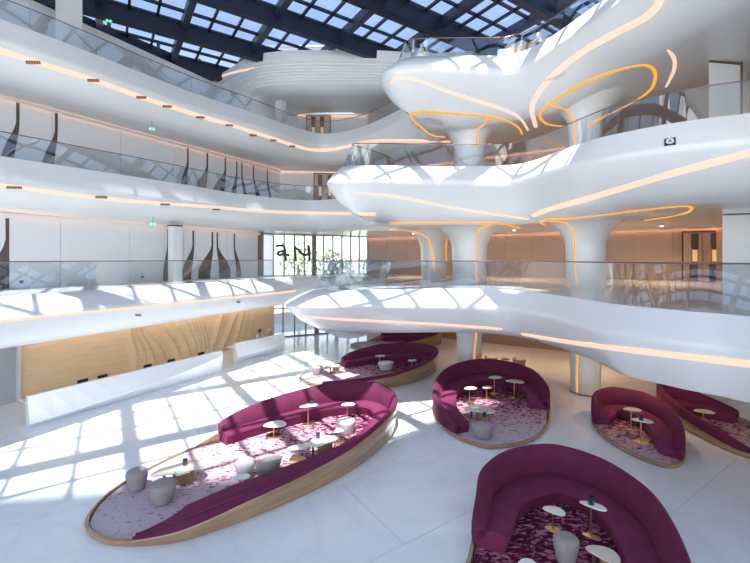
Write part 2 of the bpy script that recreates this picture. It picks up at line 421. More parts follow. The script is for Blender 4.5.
# --- third gallery
P3 = (.70, .62, -1.15, 2.5); S3 = (.42, .75, -1.0, 2.4); R3 = (.42, .75, -1.2, 1.95)
st3 = [(-20.0, 6.0, 4.5, L_), (-17.0, 10.3, 4.5, L_), (-13.9, 14.8, 4.5, L_), (-12.6, 16.7, 4.5, L_), (-9.9, 21.2, 4.5, L_), (-7.5, 24.3, 4.2, L_), (-5.2, 27.4, (-8.4, 32.0), L_), (-3.4, 28.5, (-3.4, 32.0), L_),
       (-.9, 27.0, (-.4, 32.2), L_), (1.5, 23.8, (2.4, 30.4), (.4, .9, -.7, 2.2)), (2.5, 21.4, (4.0, 29.4), (.3, .9, -.6, 2.4)), (1.9, 19.6, (5.2, 28.7), P3), (1.05, 18.7, (6.0, 28.2), P3), (1.0, 18.0, (6.8, 27.7), P3), (1.8, 17.6, (7.6, 27.2), P3),
       (4.0, 17.5, (9.0, 26.4), (.5, .65, -1.2, 2.5)), (5.9, 17.4, (11.5, 25.0), S3), (6.85, 16.4, (14.0, 23.5), S3), (7.5, 14.7, (17.9, 21.2), R3), (7.9, 13.4, (18, 17), R3), (8.5, 10.6, (18, 12), R3), (9.0, 7.0, (18, 7), R3), (9.2, 1.0, (18, 1), R3)]
g3 = gallery('gallery_balcony', 'uppermost white sculpted gallery just under the skylight, with glass balustrade and bowl-shaped prow', F3, SOF3, st3)
# --- second gallery
P2 = (.62, .60, -1.3, 2.25); S2 = (.42, .65, -.9, 2.25); R2 = (.40, .70, -1.0, 2.1)
st2 = [(-20.3, 6.4, 1.5, L_), (-17.0, 10.9, 1.5, L_), (-14.15, 15.1, 1.5, L_), (-13.4, 16.2, 1.5, L_), (-10.1, 20.8, 1.5, L_), (-8.5, 23.5, 1.5, L_), (-6.0, 26.0, (-7.0, 30.6), L_), (-3.9, 26.7, (-3.6, 31.4), L_), (-1.6, 25.2, (-.6, 32.1), L_),
       (.3, 22.4, (2.4, 30.4), (.35, .9, -.7, 2.2)), (.4, 20.0, (4.0, 29.4), (.3, .8, -.7, 2.2)), (-.6, 18.4, (5.2, 28.7), P2), (-1.35, 17.6, (6.0, 28.2), P2), (-1.35, 16.95, (6.8, 27.7), P2), (-.5, 16.6, (7.6, 27.2), P2),
       (2.4, 16.8, (9.0, 26.4), (.5, .6, -1.1, 2.25)), (5.2, 16.7, (11.5, 25.0), S2), (6.2, 15.9, (14.0, 23.5), S2), (6.85, 13.7, (17.9, 21.2), S2), (7.3, 12.7, (18, 18), R2), (8.3, 11.6, (18, 15), R2), (9.2, 11.0, (18, 12), R2), (10.3, 10.2, (18, 9), R2), (11.4, 7.0, (18, 5), R2), (11.8, 1.0, (18, 1), R2)]
g2 = gallery('gallery_balcony', 'middle white sculpted gallery, with glass balustrade and pointed prow below the bowl-shaped one', F2, SOF2, st2)
# --- first gallery
L1_ = (.55, .55, .10, 1.5); P1 = (1.0, .42, -1.0, 1.65); S1 = (.35, .55, -.35, 1.68); R1 = (.35, .6, -.1, 1.68)
st1 = [(-17.5, .5, 0.0, L1_), (-14.6, 6.0, 0.0, L1_), (-11.4, 12.2, 0.0, L1_), (-9.0, 17.0, 0.0, L1_), (-6.7, 21.5, 0.0, L1_), (-4.9, 24.4, (-7.5, 28.6), L1_), (-2.6, 25.4, (-3.6, 30.4), L1_), (-.4, 24.2, (-.6, 32.0), L1_),
       (.5, 21.4, (2.4, 30.4), (.3, .6, -.6, 1.6)), (.0, 18.6, (4.0, 29.4), (.4, .5, -.7, 1.6)), (-1.2, 16.4, (5.2, 28.7), P1), (-2.15, 15.2, (6.0, 28.2), P1), (-2.25, 14.6, (6.8, 27.7), P1), (-1.4, 14.5, (7.6, 27.2), P1),
       (.9, 15.0, (9.0, 26.4), (.6, .45, -.5, 1.65)), (2.9, 15.2, (10.5, 25.5), (.45, .5, -.4, 1.65)), (4.7, 15.0, (12.5, 24.4), S1), (5.55, 13.4, (15.0, 22.9), S1), (5.95, 11.0, (17.9, 21.2), S1), (6.15, 10.1, (18, 18), R1), (6.8, 8.9, (18, 14), R1), (7.5, 8.0, (18, 10), R1), (8.3, 5.5, (18, 6), R1), (8.7, 0.0, (18, 0), R1)]
g1 = gallery('gallery_balcony', 'lowest white sculpted gallery above the lobby sofas, with glass balustrade and long boat-like prow', F1, SOF1, st1)
GB = {}
names = [o.name for o in (g3, g2, g1)]
# BVH trees were stored under the requested name; rebuild per object
def tree_of(o):
    o_ = [c for c in o.children if c.name.startswith('slab')][0]; me = o_.data; off = Vector(o.location)
    return BVHTree.FromPolygons([v.co + off for v in me.vertices], [tuple(p.vertices) for p in me.polygons])
T3, T2, T1 = tree_of(g3), tree_of(g2), tree_of(g1)

# ------------------------------------------------------------------ columns
def column(x, y, z0, z1, r, flare, label, ell=1.0):
    H = z1 - z0 + .25; pr = []
    for i in range(19):
        f = i / 18; z = z0 + H * f
        rr = r * (1 + .10 * f) + (flare - r) * max(0, (f - .50) / .50) ** 2.6
        pr.append((rr, z))
    V, Fc = lathe_vf(pr, 36, 1, ell, x, y)
    o = empty('column', (x, y, z0)); tag(o, label, None, None, 'structure')
    mk('shaft', V, Fc, M['white'], o, True, 60)
    if z0 < 1: mk('plinth', *lathe_vf([(r * 1.02, .0), (r * 1.02, .05)], 36, 1, ell, x, y), M['vent'], o)
    return o, BVHTree.FromPolygons([Vector(v) for v in V], Fc)
CA, CB, CC = (4.85, 20.6), (9.1, 17.3), (3.55, 24.2)
ca0, tA0 = column(*CA, 0, SOF1, .60, 1.5, 'white flared column behind the burgundy sofa pod')
cb0, tB0 = column(*CB, 0, SOF1, .58, 1.3, 'white flared column beside the two small sofa pods')
ca1, tA1 = column(*CA, F1, SOF2, .84, 2.1, 'white flared column on the lowest gallery near the prow')
cb1, tB1 = column(*CB, F1, SOF2, .76, 1.9, 'white flared column on the lowest gallery near the beige doors')
cc1, tC1 = column(*CC, F1, SOF2, .74, 1.7, 'pale flared column deeper on the lowest gallery, partly hidden by the one near the prow')
ca2, tA2 = column(*CA, F2, SOF3, .72, 2.6, 'white trumpet column under the bowl-shaped prow')
cb2, tB2 = column(*CB, F2, SOF3, .62, 2.4, 'white trumpet column inside the amber loop')

# ------------------------------------------------------------------ light strips and amber lines
ribbon('light_strip', g3, [T3], [(-30, 38), (0, 50), (33, 61), (93, 80), (141, 97), (167, 105.5), (200, 116), (229, 124.5), (253, 132), (273, 138.5), (292, 145), (310, 149.5), (328, 150), (345, 147), (375, 141), (420, 141), (450, 142)], .22, M['strip'])
ribbon('light_strip', g3, [T3], [(391, 84), (395, 79), (405, 78), (419, 81), (452, 93), (480, 102), (505, 110), (520, 118), (528, 130)], .15, M['strip'], taper=.3)
ribbon('light_strip', g3, [T3], [(675, -30), (664, -10), (658, 5), (645, 18), (628, 27), (584, 51), (551, 78), (536, 97), (532, 110), (536, 127)], .24, M['strip'], taper=.2)
ribbon('light_strip', g3, [T3], [(668, 50), (674, 58), (674, 70), (666, 87)], .12, M['strip'], taper=.5)
ribbon('light_strip', g2, [T2], [(-30, 182), (0, 185), (60, 193), (120, 200), (200, 206), (260, 211), (320, 213), (376, 214)], .17, M['strip'])
ribbon('light_strip', g2, [T2], [(352, 193), (370, 194), (400, 197), (455, 208), (500, 215), (529, 219)], .13, M['strip'], taper=.3)
ribbon('light_strip', g2, [T2], [(790, 140), (750, 153), (700, 166), (650, 180), (590, 198), (550, 209), (533, 216)], .22, M['strip'], taper=.2)
ribbon('light_strip', g1, [T1], [(-30, 325), (0, 321), (100, 311), (200, 301), (296, 291)], .10, M['strip'])
ribbon('light_strip', g1, [T1], [(302, 316), (340, 319), (400, 322), (450, 325), (502, 329)], .12, M['strip'], taper=.3)
ribbon('light_strip', g1, [T1], [(790, 369), (750, 364), (700, 358), (640, 351), (570, 342), (522, 334)], .15, M['strip'], taper=.2)
A3 = [T3, tA2, tB2]; A2 = [T2, tA1, tB1, tC1]
ribbon('amber_line', g3, A3, [(564, 126), (552, 125), (544, 122), (540, 115), (546, 107), (561, 96), (580, 85), (601, 76), (625, 68), (645, 65), (654, 70), (655, 80), (648, 92), (625, 106), (601, 118), (588, 126)], .11, M['orange'])
ribbon('amber_line', g3, A3, [(550, 106), (562, 108), (570, 114), (574, 126), (575, 148)], .07, M['orange'])
ribbon('amber_line', g3, A3, [(445, 137), (432, 135), (420, 126), (411, 117), (413, 113), (430, 112), (460, 114), (485, 116), (505, 120), (518, 127), (522, 134)], .10, M['orange'])
ribbon('amber_line', g3, A3, [(490, 117), (484, 124), (477, 132), (477, 148)], .07, M['orange'])
ribbon('amber_line', g2, A2, [(388, 223), (430, 223), (480, 223), (505, 224), (520, 228)], .07, M['orange'])
ribbon('amber_line', g2, A2, [(492, 224), (482, 228), (477, 234), (476, 250), (477, 285)], .06, M['orange'])
ribbon('amber_line', g2, A2, [(390, 230), (404, 230), (418, 233), (428, 238), (431, 248), (434, 264), (435, 272)], .07, M['orange'])
ribbon('amber_line', g2, A2, [(446, 240), (446, 252), (447, 272)], .07, M['orange'])
ribbon('amber_line', g2, A2, [(545, 225), (541, 222), (550, 219), (562, 219), (600, 215), (650, 209), (680, 206), (691, 207), (688, 212), (672, 216), (645, 220)], .08, M['orange'])
ribbon('amber_line', g2, A2, [(548, 221), (562, 222), (571, 227), (574, 236), (575, 255), (576, 282)], .06, M['orange'])
ribbon('amber_line', ca0, [tA0], [(477, 330), (475, 345), (474, 362), (474, 380)], .06, M['orange'])
ribbon('amber_line', cb0, [tB0], [(578, 350), (577, 370), (577, 392)], .06, M['orange'])
for px, py in ((33, 62), (93, 80), (141, 97), (167, 106), (200, 117), (229, 125), (253, 135), (273, 140), (292, 146)): vent(g3, [T3], px, py, .46, .13)
for px, py in ((14, 187), (101, 197), (165, 204), (216, 209)): vent(g2, [T2], px, py, .46, .11)
for px, py in ((138, 315), (238, 302)): vent(g1, [T1], px, py, .22, .05)
for px, py in ((601, 363), (537, 356 - 16)): vent(g1, [T1], px, py, .22, .05)

# ------------------------------------------------------------------ walls
def wall_run(name, a, b, z0, z1, pw, mt, back, label, th=.05, extra=None):
    """backing wall a->b with separate facing panels on its atrium side (right of travel)"""
    a, b = Vector(a), Vector(b); t = (b - a).normalized(); n = Vector((t.y, -t.x)); Ln = (b - a).length
    c = (a + b) / 2 - n * .12; rz = math.atan2(t.y, t.x)
    o = mk(name, *box_vf(c.x, c.y, (z0 + z1) / 2, Ln, .2, z1 - z0, rz), back, origin=(a.x, a.y, z0)); tag(o, label, kind='structure')
    k = max(1, round(Ln / pw)); w = Ln / k
    v, f = box_vf(0, 0, 0, w - .014, th, z1 - z0 - .01); me = mesh('wall_panel', v, f)
    for i in range(k):
        p = a + t * (w * (i + .5)) + n * .0
        put('wall_panel', me, mt, o, (p.x - a.x, p.y - a.y, (z1 - z0) / 2), rz)
    return o
def cove(parent, a, b, z, off=.10, w=.05, mt='cove'):
    a, b = Vector(a), Vector(b); t = (b - a).normalized(); n = Vector((t.y, -t.x))
    mk('cove_light', *beam_vf((a.x + n.x * off, a.y + n.y * off, z), (b.x + n.x * off, b.y + n.y * off, z), w, .03), M[mt], parent)
    o2 = off + .10; mk('cove_lip', *beam_vf((a.x + n.x * o2, a.y + n.y * o2, z - .03), (b.x + n.x * o2, b.y + n.y * o2, z - .03), .02, .14), M['white'], parent)

def inlay(parent, px, bl, br, z0, z1, o, side):
    """bottle-neck dark inlay: slim neck above, swelling to one side below"""
    t = tpx(px, o); tl, tr = tpx(bl, o), tpx(br, o); H = z1 - z0; hw = .055
    prof = []
    def pt(tt, f): 
        w = wl(tt, o) + WN * .04
        return (w.x, w.y, z0 + H * f)
    L = [(f, t - hw + (tl - t + hw) * g) for f, g in ((0, 1 if side < 0 else .9), (.18, 1.0), (.35, .72), (.48, .38), (.58, .14), (.68, .0), (1, 0))]
    Rr = [(f, t + hw + (tr - t - hw) * g) for f, g in ((0, 1), (.18, 1.0 if side > 0 else .75), (.35, .72 if side > 0 else .45), (.48, .38 if side > 0 else .2), (.58, .14 if side > 0 else .05), (.68, .0), (1, 0))]
    V, Fc = [], []
    for d in (0, .05):
        for f, tt in L: p = pt(tt, f); V.append((p[0] + WN.x * (d - .05), p[1] + WN.y * (d - .05), p[2]))
        for f, tt in Rr: p = pt(tt, f); V.append((p[0] + WN.x * (d - .05), p[1] + WN.y * (d - .05), p[2]))
    n = len(L)
    for i in range(n - 1):
        for base in (0, 2 * n): Fc.append((base + i, base + n + i, base + n + i + 1, base + i + 1))
        Fc.append((i, i + 1, 2 * n + i + 1, 2 * n + i)); Fc.append((n + i, n + i + 1, 3 * n + i + 1, 3 * n + i))
    Fc += [(0, n, 3 * n, 2 * n), (n - 1, 2 * n - 1, 4 * n - 1, 3 * n - 1)]
    mk('inlay', V, Fc, M['darkwood'], parent)

# left: ground, first and second levels, top level
wg = wall_run('wall_left', wl(-16), wl(.25), 0, SOF1 + .3, 3.2, M['greydoor'], M['joint'], 'grey panelled ground floor wall beside the oak wall')
w1 = wall_run('wall_left', wl(-16), wl(13.5), F1 - .1, SOF2 + .1, 3.1, M['wallwhite'], M['joint'], 'white panelled wall with dark inlays along the lowest gallery')
w2 = wall_run('wall_left', wl(-16, 1.5), wl(17.0, 1.5), F2 - .1, SOF3 + .1, 3.1, M['wallwhite'], M['joint'], 'white panelled wall with dark inlays along the middle gallery')
w3 = wall_run('wall_left', wl(-16, 4.6), wl(17.5, 4.6), F3 - .1, ROOFZ - .9, 3.1, M['wallwhite'], M['joint'], 'pale upper wall below the skylight edge')
for px, bl, br, sd in ((7, -12, 9, -1), (168, 163, 168.5, -1), (193, 182, 190.5, -1), (212, 198, 209.5, -1), (217, 219, 230, 1), (234, 236, 240.5, 1)): inlay(w1, px, bl, br, F1 + .02, SOF2 - .06, 0, sd)
for px, bl, br, sd in ((17.5, 1, 12, -1), (56, 42, 52, -1), (187.5, 180, 185.5, -1), (207, 195, 205, -1), (225, 212, 223.5, -1), (236.5, 231, 235, -1), (241.5, 243, 247, 1), (253, 256, 261, 1), (267, 269, 272, 1)): inlay(w2, px, bl, br, F2 + .02, SOF3 - .06, 1.5, sd)
cove(w1, wl(-16), wl(13.4), SOF2 - .03, mt='covesoft'); cove(w2, wl(-16, 1.5), wl(16.9, 1.5), SOF3 - .16, mt='covesoft')
for px, py, tt in ((21, 279, w1), (142, 272, w1)):
    t = tpx(px); w = wl(t) + WN * .04; mk('socket', *box_vf(w.x, w.y, F1 + .28, .12, .03, .12, math.atan2(WD.y, WD.x)), M['black'], tt)

# back walls on each level
bw1 = wall_run('wall_back', BW[1], BW[2], F1 - .1, SOF2 + .1, 1.75, M['beige'], M['beigedark'], 'beige panelled wall at the back of the lowest gallery')
bw2 = wall_run('wall_back', BW[1], BW[2], F2 - .1, SOF3 + .1, 1.75, M['beige'], M['beigedark'], 'beige panelled wall at the back of the middle gallery')
bw2b = wall_run('wall_back', BW[0], BW[1], F2 - .1, SOF3 + .1, 1.9, M['wallwhite'], M['joint'], 'pale wall with a door at the far end of the middle gallery')
bw3 = wall_run('wall_back', (-9.5, 32.0), BW[1], F3 - .1, 17.4, 1.9, M['wallwhite'], M['joint'], 'pale wall with a door at the far end of the uppermost gallery')
bw3b = wall_run('wall_back', BW[1], BW[2], F3 - .1, ROOFZ, 1.9, M['beige'], M['beigedark'], 'panelled wall at the back of the uppermost gallery')
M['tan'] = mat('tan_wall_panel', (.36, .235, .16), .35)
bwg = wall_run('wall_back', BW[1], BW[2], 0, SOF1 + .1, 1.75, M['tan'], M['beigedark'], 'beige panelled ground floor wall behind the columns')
for o, z in ((bw1, SOF2), (bw2, SOF3), (bwg, SOF1)): cove(o, BW[1], BW[2], z - .03, .12, .07)
cove(bw2b, BW[0], BW[1], SOF3 - .03); cove(bw3, (-9.5, 32.0), BW[1], 17.3)
wr = wall_run('wall_right', BW[2], BW[3], 0, ROOFZ, 2.4, M['beige'], M['beigedark'], 'beige wall closing the side galleries')
for z in (SOF1, SOF2, SOF3): cove(wr, BW[2], BW[3], z - .03, .12, .07)

# white blocks that stand on the galleries by the doors
def block(name, pts, z0, z1, mt, label):
    V = [(p[0], p[1], z) for z in (z0, z1) for p in pts]; n = len(pts)
    Fc = [tuple(range(n))[::-1], tuple(range(n, 2 * n))] + [(i, (i + 1) % n, n + (i + 1) % n, n + i) for i in range(n)]
    o = mk(name, V, Fc, mt, origin=(pts[0][0], pts[0][1], z0)); tag(o, label, kind='structure'); return o
b1 = block('partition', [(11.9, 13.7), (15.2, 12.2), (17.0, 15.5), (14.7, 16.8)], F1, SOF2 + .05, M['wallwhite'], 'white partition block on the lowest gallery beside the doors')
mk('shadow_gap', *join([beam_vf((11.9, 13.68, SOF2 - .22), (15.2, 12.18, SOF2 - .22), .03, .05)]), M['vent'], b1)
b2 = block('partition', [(11.6, 13.9), (12.9, 14.1), (14.4, 15.4), (14.3, 17.0)], F2, SOF3 + .05, M['wallwhite'], 'white partition block on the middle gallery')
mk('edge_trim', *join([beam_vf((12.9, 14.08, F2), (12.9, 14.08, SOF3), .05, .05), beam_vf((11.6, 13.88, SOF3 - .12), (12.9, 14.08, SOF3 - .12), .04, .06)]), M['vent'], b2)
b0 = block('partition', [(14.6, 16.3), (17.6, 15.2), (17.8, 18.5), (15.4, 19.2)], 0, SOF1 + .05, M['wallwhite'], 'pale partition block on the lobby floor behind the last sofa pod')

# doors with tall dark inlays
def on_line(a, b, px):
    kx = (px - CX) / FPX; a, b = Vector(a), Vector(b); d = b - a
    s = (kx * a.y - a.x) / (d.x - kx * d.y); return a + d * s
def door(name, a, b, pl, pr, z0, z1, label, stripes):
    a, b = Vector(a), Vector(b); t = (b - a).normalized(); n = Vector((t.y, -t.x)); rz = math.atan2(t.y, t.x)
    p, q = on_line(a, b, pl), on_line(a, b, pr); W = (q - p).length; c = (p + q) / 2
    r = empty(name, (c.x + n.x * .05, c.y + n.y * .05, z0), rz); tag(r, label, kind='structure'); H = z1 - z0
    def lb(nm, x, z, sx, sz, dy, th, mt, par=r):
        v, f = box_vf(x, 0, z, sx, th, sz); v = [(i, j - dy, k_) for i, j, k_ in v]; return put(nm, mesh(nm, v, f), mt, par)
    for s in (-1, 1):
        lf = lb('door_leaf', s * W * .25, H * .49, W * .485, H * .97, .02, .05, M['doorwood'])
        v, f = tube_vf([(s * .08, -.10, H * .25), (s * .08, -.10, H * .62)], .018, 8); put('handle', mesh('handle', v, f), M['gold'], lf)
        for u, du in stripes:
            if (u - .5) * s < 0: continue
            x = (u - .5) * W; w = du * W; sgn = s
            zz = [0, .33, .42, .66, .74, 1]; ww = [.95, .95, .72, .72, .9, .9]; sh = [-.25, -.25, 0, .1, 0, 0]
            V = []; Fc = []
            for dd in (-.04, -.075):
                for f_, wq, so in zip(zz, ww, sh): V += [(x + so * w * .5 - wq * w / 2, dd, H * .96 * f_ + .02), (x + so * w * .5 + wq * w / 2, dd, H * .96 * f_ + .02)]
            m_ = len(zz)
            for i in range(m_ - 1):
                for o_ in (0, 2 * m_): Fc.append((o_ + 2 * i, o_ + 2 * i + 1, o_ + 2 * i + 3, o_ + 2 * i + 2))
                Fc.append((2 * i, 2 * i + 2, 2 * m_ + 2 * i + 2, 2 * m_ + 2 * i)); Fc.append((2 * i + 1, 2 * i + 3, 2 * m_ + 2 * i + 3, 2 * m_ + 2 * i + 1))
            Fc += [(0, 1, 2 * m_ + 1, 2 * m_), (2 * m_ - 2, 2 * m_ - 1, 4 * m_ - 1, 4 * m_ - 2)]
            put('inlay', mesh('inlay', V, Fc), M['darkwood'], lf)
            v, f = box_vf(x + .02 * w, -.08, H * .52, w * .60, .02, H * .24); put('amber_insert', mesh('amber_insert', v, f), M['amber'], lf)
    v, f = join([box_vf(-W / 2 - .03, -.03, H / 2, .06, .08, H), box_vf(W / 2 + .03, -.03, H / 2, .06, .08, H), box_vf(0, -.03, H + .02, W + .12, .08, .06)])
    put('door_frame', mesh('door_frame', v, f), M['vent'], r)
    return r
door('door_1', BW[1], BW[2], 683, 722, F1, SOF2 - .3, 'beige double door with dark tapered inlays and amber panels beside the white partition', ((.30, .22), (.80, .22)))
door('door_2', BW[0], BW[1], 314.5, 337, F2, SOF3 - .25, 'pale double door with two dark strips at the far end of the middle gallery', ((.25, .2), (.68, .2)))
door('door_3', (-9.5, 32.0), BW[1], 307, 330, F3, 17.2, 'pale double door with two dark strips at the far end of the uppermost gallery', ((.28, .2), (.66, .2)))

# square columns on the left galleries
def sqcol(px, y, w, z0, z1, label):
    x = (px - CX) / FPX * y; rz = math.atan2(WD.y, WD.x)
    o = empty('column', (x, y, z0)); tag(o, label, kind='structure')
    mk('shaft', *box_vf(x, y, (z0 + z1) / 2, w, w, z1 - z0, rz), M['white'], o)
    mk('collar', *box_vf(x, y, z1 - .05, w + .06, w + .06, .07, rz), M['vent'], o)
    return o
sqcol(175, 21.2, .48, F1, SOF2 + .05, 'square white column on the lowest gallery before the dark inlays')
c3 = sqcol(69, 18.4, .75, F3, ROOFZ - .4, 'tall square white column rising from the uppermost gallery to the skylight')
sqcol(281, 28.6, .55, F3, 17.3, 'short leaning white column at the bend of the uppermost gallery')

# oak relief wall behind the reception
def oak_wall():
    t0, t1 = .30, 14.7; z1 = SOF1 + .25; nx, nz = 420, 28
    rid = []
    for pt_, pb, amp in ((129, 134, 1), (132, 143, 1), (135, 152, 1.2), (139, 163, 1.2), (158, 177, 1.3), (172, 187, 1.2), (184, 194, .9), (189, 197, .7), (193, 199, .7), (197, 202, .7), (201, 206, .7), (226, 209, 1.1), (241, 220, 1.1), (247, 232, 1), (251, 240, 1), (255, 247, .8), (258, 252, .8)):
        rid.append((tpx(pt_), tpx(pb), amp))
    V = []; base = .10
    for j in range(nz + 1):
        z = z1 * j / nz; f = j / nz
        s = f * f * (3 - 2 * f); cv = [(b + (a - b) * (s * .75 + f * .25) + .10 * math.sin(f * 6.3), am) for a, b, am in rid]
        for i in range(nx + 1):
            t = t0 + (t1 - t0) * i / nx; d = base
            for c, am in cv:
                u = t - c
                if -.6 < u < .5: d += am * .12 * (math.exp(-(u / .05) ** 2) if u > 0 else math.exp(-(u / .26) ** 2))
            p = wl(t) + WN * d; V.append((p.x, p.y, z))
    Fc = [(j * (nx + 1) + i, j * (nx + 1) + i + 1, (j + 1) * (nx + 1) + i + 1, (j + 1) * (nx + 1) + i) for j in range(nz) for i in range(nx)]
    # solid back
    n0 = len(V)
    for z in (0, z1):
        for t in (t0, t1): p = wl(t, .15); V.append((p.x, p.y, z))
    NX = nx + 1
    Fc += [(n0, n0 + 2, n0 + 3, n0 + 1), tuple([n0] + [j * NX for j in range(nz + 1)] + [n0 + 2])[::-1], tuple([n0 + 1] + [j * NX + nx for j in range(nz + 1)] + [n0 + 3]),
           tuple([n0 + 2] + [nz * NX + i for i in range(NX)] + [n0 + 3]), tuple([n0] + list(range(NX)) + [n0 + 1])[::-1]]
    me = bpy.data.meshes.new('wall_oak'); off = wl(t0)
    me.from_pydata([(v[0] - off.x, v[1] - off.y, v[2]) for v in V], [], Fc); me.validate(); me.polygons.foreach_set('use_smooth', [True] * len(me.polygons))
    me.set_sharp_from_angle(angle=math.radians(60)); me.update()
    o = put('wall_left', me, M['oak'], None, (off.x, off.y, 0)); tag(o, 'honey oak wall carved with flowing ridges behind the reception desks', kind='structure')
    e_ = wl(.22) + WN * .06; mk('end_trim', *box_vf(e_.x, e_.y, z1 / 2, .10, .34, z1, math.atan2(WD.y, WD.x)), M['white'], o)
oak_wall()
M['oak_fill'] = mat('oak_fill_glow', (1, .9, .8), .5, emit=(1.0, .84, .68), estr=5.5)  # added glow that brightens the oak wall, not an existing lamp
cove(wg, wl(.4), wl(14.6), SOF1 - .08, .55, .07); bpy.data.objects[[c.name for c in wg.children if c.name.startswith('cove_light')][0]].data.materials[0] = M['oak_fill']  # strip and lip put in only to carry the added oak glow

# glazed facade at the far end
def facade(name, a, b, z0, z1, nm, label, transom):
    a, b = Vector(a), Vector(b); t = (b - a).normalized(); n = Vector((t.y, -t.x)); Ln = (b - a).length; w = Ln / nm
    r = empty(name, (a.x, a.y, z0)); tag(r, label, kind='structure')
    for i in range(nm + 1):
        p = a + t * w * i; big = i in (nm // 2,)
        mk('mullion', *box_vf(p.x, p.y, (z0 + z1) / 2, .34 if big else .09, .16, z1 - z0, math.atan2(t.y, t.x)), M['mull'], r)
    for z in [z0 + .04, z1 - .06] + transom:
        mk('transom', *beam_vf((a.x, a.y, z), (b.x, b.y, z), .10, .08), M['mull'], r)
    for i in range(nm):
        p = a + t * w * (i + .5)
        mk('pane', *box_vf(p.x, p.y, (z0 + z1) / 2, w - .1, .02, z1 - z0 - .1, math.atan2(t.y, t.x)), M['facpane'], r)
facade('window_1', (-7.5, 28.9), (-.6, 32.2), 0, SOF1 + .1, 9, 'tall glazed shopfront behind the reception desks at lobby level', [2.1])
facade('window_2', (-7.85, 27.95), (-.6, 32.2), F1 - .05, SOF2 + .05, 11, 'row of bright windows behind the dark lettering at gallery level', [])
jb = block('trim_1', [(-8.1, 27.45), (-7.75, 27.45), (-7.75, 27.85), (-8.1, 27.85)], F1, SOF2 + .05, M['vent'], 'dark brown jamb between the white wall and the windows')
spd = block('trim_2', [(-7.5, 28.8), (-.6, 32.1), (-.6, 32.4), (-7.5, 29.1)], SOF1 + .05, F1 - .02, M['white'], 'white spandrel between the two rows of windows')
wh = block('wall_back', [(-8.3, 29.7), (-7.4, 28.75), (-7.4, 29.2), (-8.2, 30.4)], 0, F2, M['white'], 'short white return wall by the windows')

# outside: paving, trees
gp = mk('ground', *box_vf(0, 56, -.2, 120, 47, .3), M['paving'], origin=(0, 56, -.05)); tag(gp, 'sunlit sandy paving outside the windows', kind='structure')
tree_lab = ['leafy green tree outside the first windows beside the dark jamb', 'tallest leafy tree outside behind the dark lettering', 'low leafy tree outside the middle windows', 'leafy tree outside the last windows by the beige wall']
for ti, (tx, ty, th_, cr_) in enumerate(((-14.0, 43, 7.5, 2.4), (-9.0, 47, 8.5, 2.6), (-4.2, 42.5, 7.0, 2.2), (.3, 47, 8.0, 2.5))):
    r = empty('tree', (tx, ty, -.05)); tag(r, tree_lab[ti], 'tree', 'trees outside the windows')
    v, f = tube_vf([(0, 0, 0), (.1, .05, th_ * .3), (-.05, .1, th_ * .6)], .16, 8); put('trunk', mesh('trunk', v, f, True), M['bark'], r)
    V, Fc = [], []
    for q in range(480):
        u = Vector((random.gauss(0, 1), random.gauss(0, 1), random.gauss(0, .9))); u = u.normalized() * cr_ * (random.random() ** .45); c = u + Vector((0, 0, th_ * .68))
        a = Vector((random.gauss(0, 1), random.gauss(0, 1), random.gauss(0, 1))).normalized() * .22; b_ = a.orthogonal().normalized() * .12
        n0 = len(V); V += [c - a, c + b_, c + a, c - b_]; Fc.append((n0, n0 + 1, n0 + 2, n0 + 3))
    cm = put('crown', mesh('crown', V, Fc), M['leaf'], r); cm['kind'] = 'stuff'

# dark script lettering seen from behind, standing before the gallery windows
def stroke(pts, w):
    """vertical ribbon letter stroke: pts are (px, py) traced at one depth, w thickness"""
    return [D(258 + x * 80 / 750, 226 + y * 80 / 750, 27.6) for x, y in spline(pts, 6)]
lt = empty('logo_lettering', D(300, 275, 27.6)); lt.location.z = F1; tag(lt, 'black reversed script lettering standing in front of the gallery windows', 'sign')
for nm, strokes in (('letter', ([(168, 196), (185, 186), (215, 184), (240, 190), (252, 215), (254, 250), (258, 292), (262, 330)], [(246, 236), (215, 238), (190, 250), (186, 266), (205, 272), (232, 264), (250, 262), (280, 272), (292, 276)])),
                    ('letter', ([(345, 182), (346, 220), (350, 262), (352, 330)], [(352, 205), (375, 222), (400, 248), (430, 270), (462, 268), (474, 235), (470, 178)], [(470, 178), (482, 215), (484, 262), (478, 330)]))):
    vf = [tube_vf(stroke(s, 0), .085, 8) for s in strokes]
    mk(nm, *join(vf), M['black'], lt, True)

# ------------------------------------------------------------------ roof: steel grid, panes, solid part
ceil = empty('ceiling', (0, 0, ROOFZ)); tag(ceil, 'dark steel skylight grid over the atrium', kind='structure')
EDGE = Vector((-12.4, 30.4)); ED = Vector((.57, .82)).normalized()
def inside(p): return (p - EDGE).dot(Vector((ED.y, -ED.x))) > -.2 and p.y < 37 and p.x < 16
def lit(m, n): return n > -9.5
def clip_line(fn, lo, hi, step=.35):
    """portion of a grid line inside the roof outline"""
    ok = [lo + step * i for i in range(int((hi - lo) / step) + 1) if inside(fn(lo + step * i))]
    return (ok[0], ok[-1]) if len(ok) > 1 else None
ns = [13.0 + 4.5 * i for i in range(-5, 6)]; ms = [-.4 + 4.2 * i for i in range(-4, 7)]
for n0 in ns:
    r = clip_line(lambda m: mn(m, n0), -18, 30)
    if r:
        a, b = mn(r[0], n0), mn(r[1], n0); mk('main_beam', *beam_vf((a.x, a.y, ROOFZ - .35), (b.x, b.y, ROOFZ - .35), .42, 1.05), M['steel'], ceil)
        for d_ in (-.36, .36):
            a, b = mn(r[0], n0 + d_), mn(r[1], n0 + d_); mk('edge_rail', *beam_vf((a.x, a.y, ROOFZ + .05), (b.x, b.y, ROOFZ + .05), .07, .10), M['steel2'], ceil)
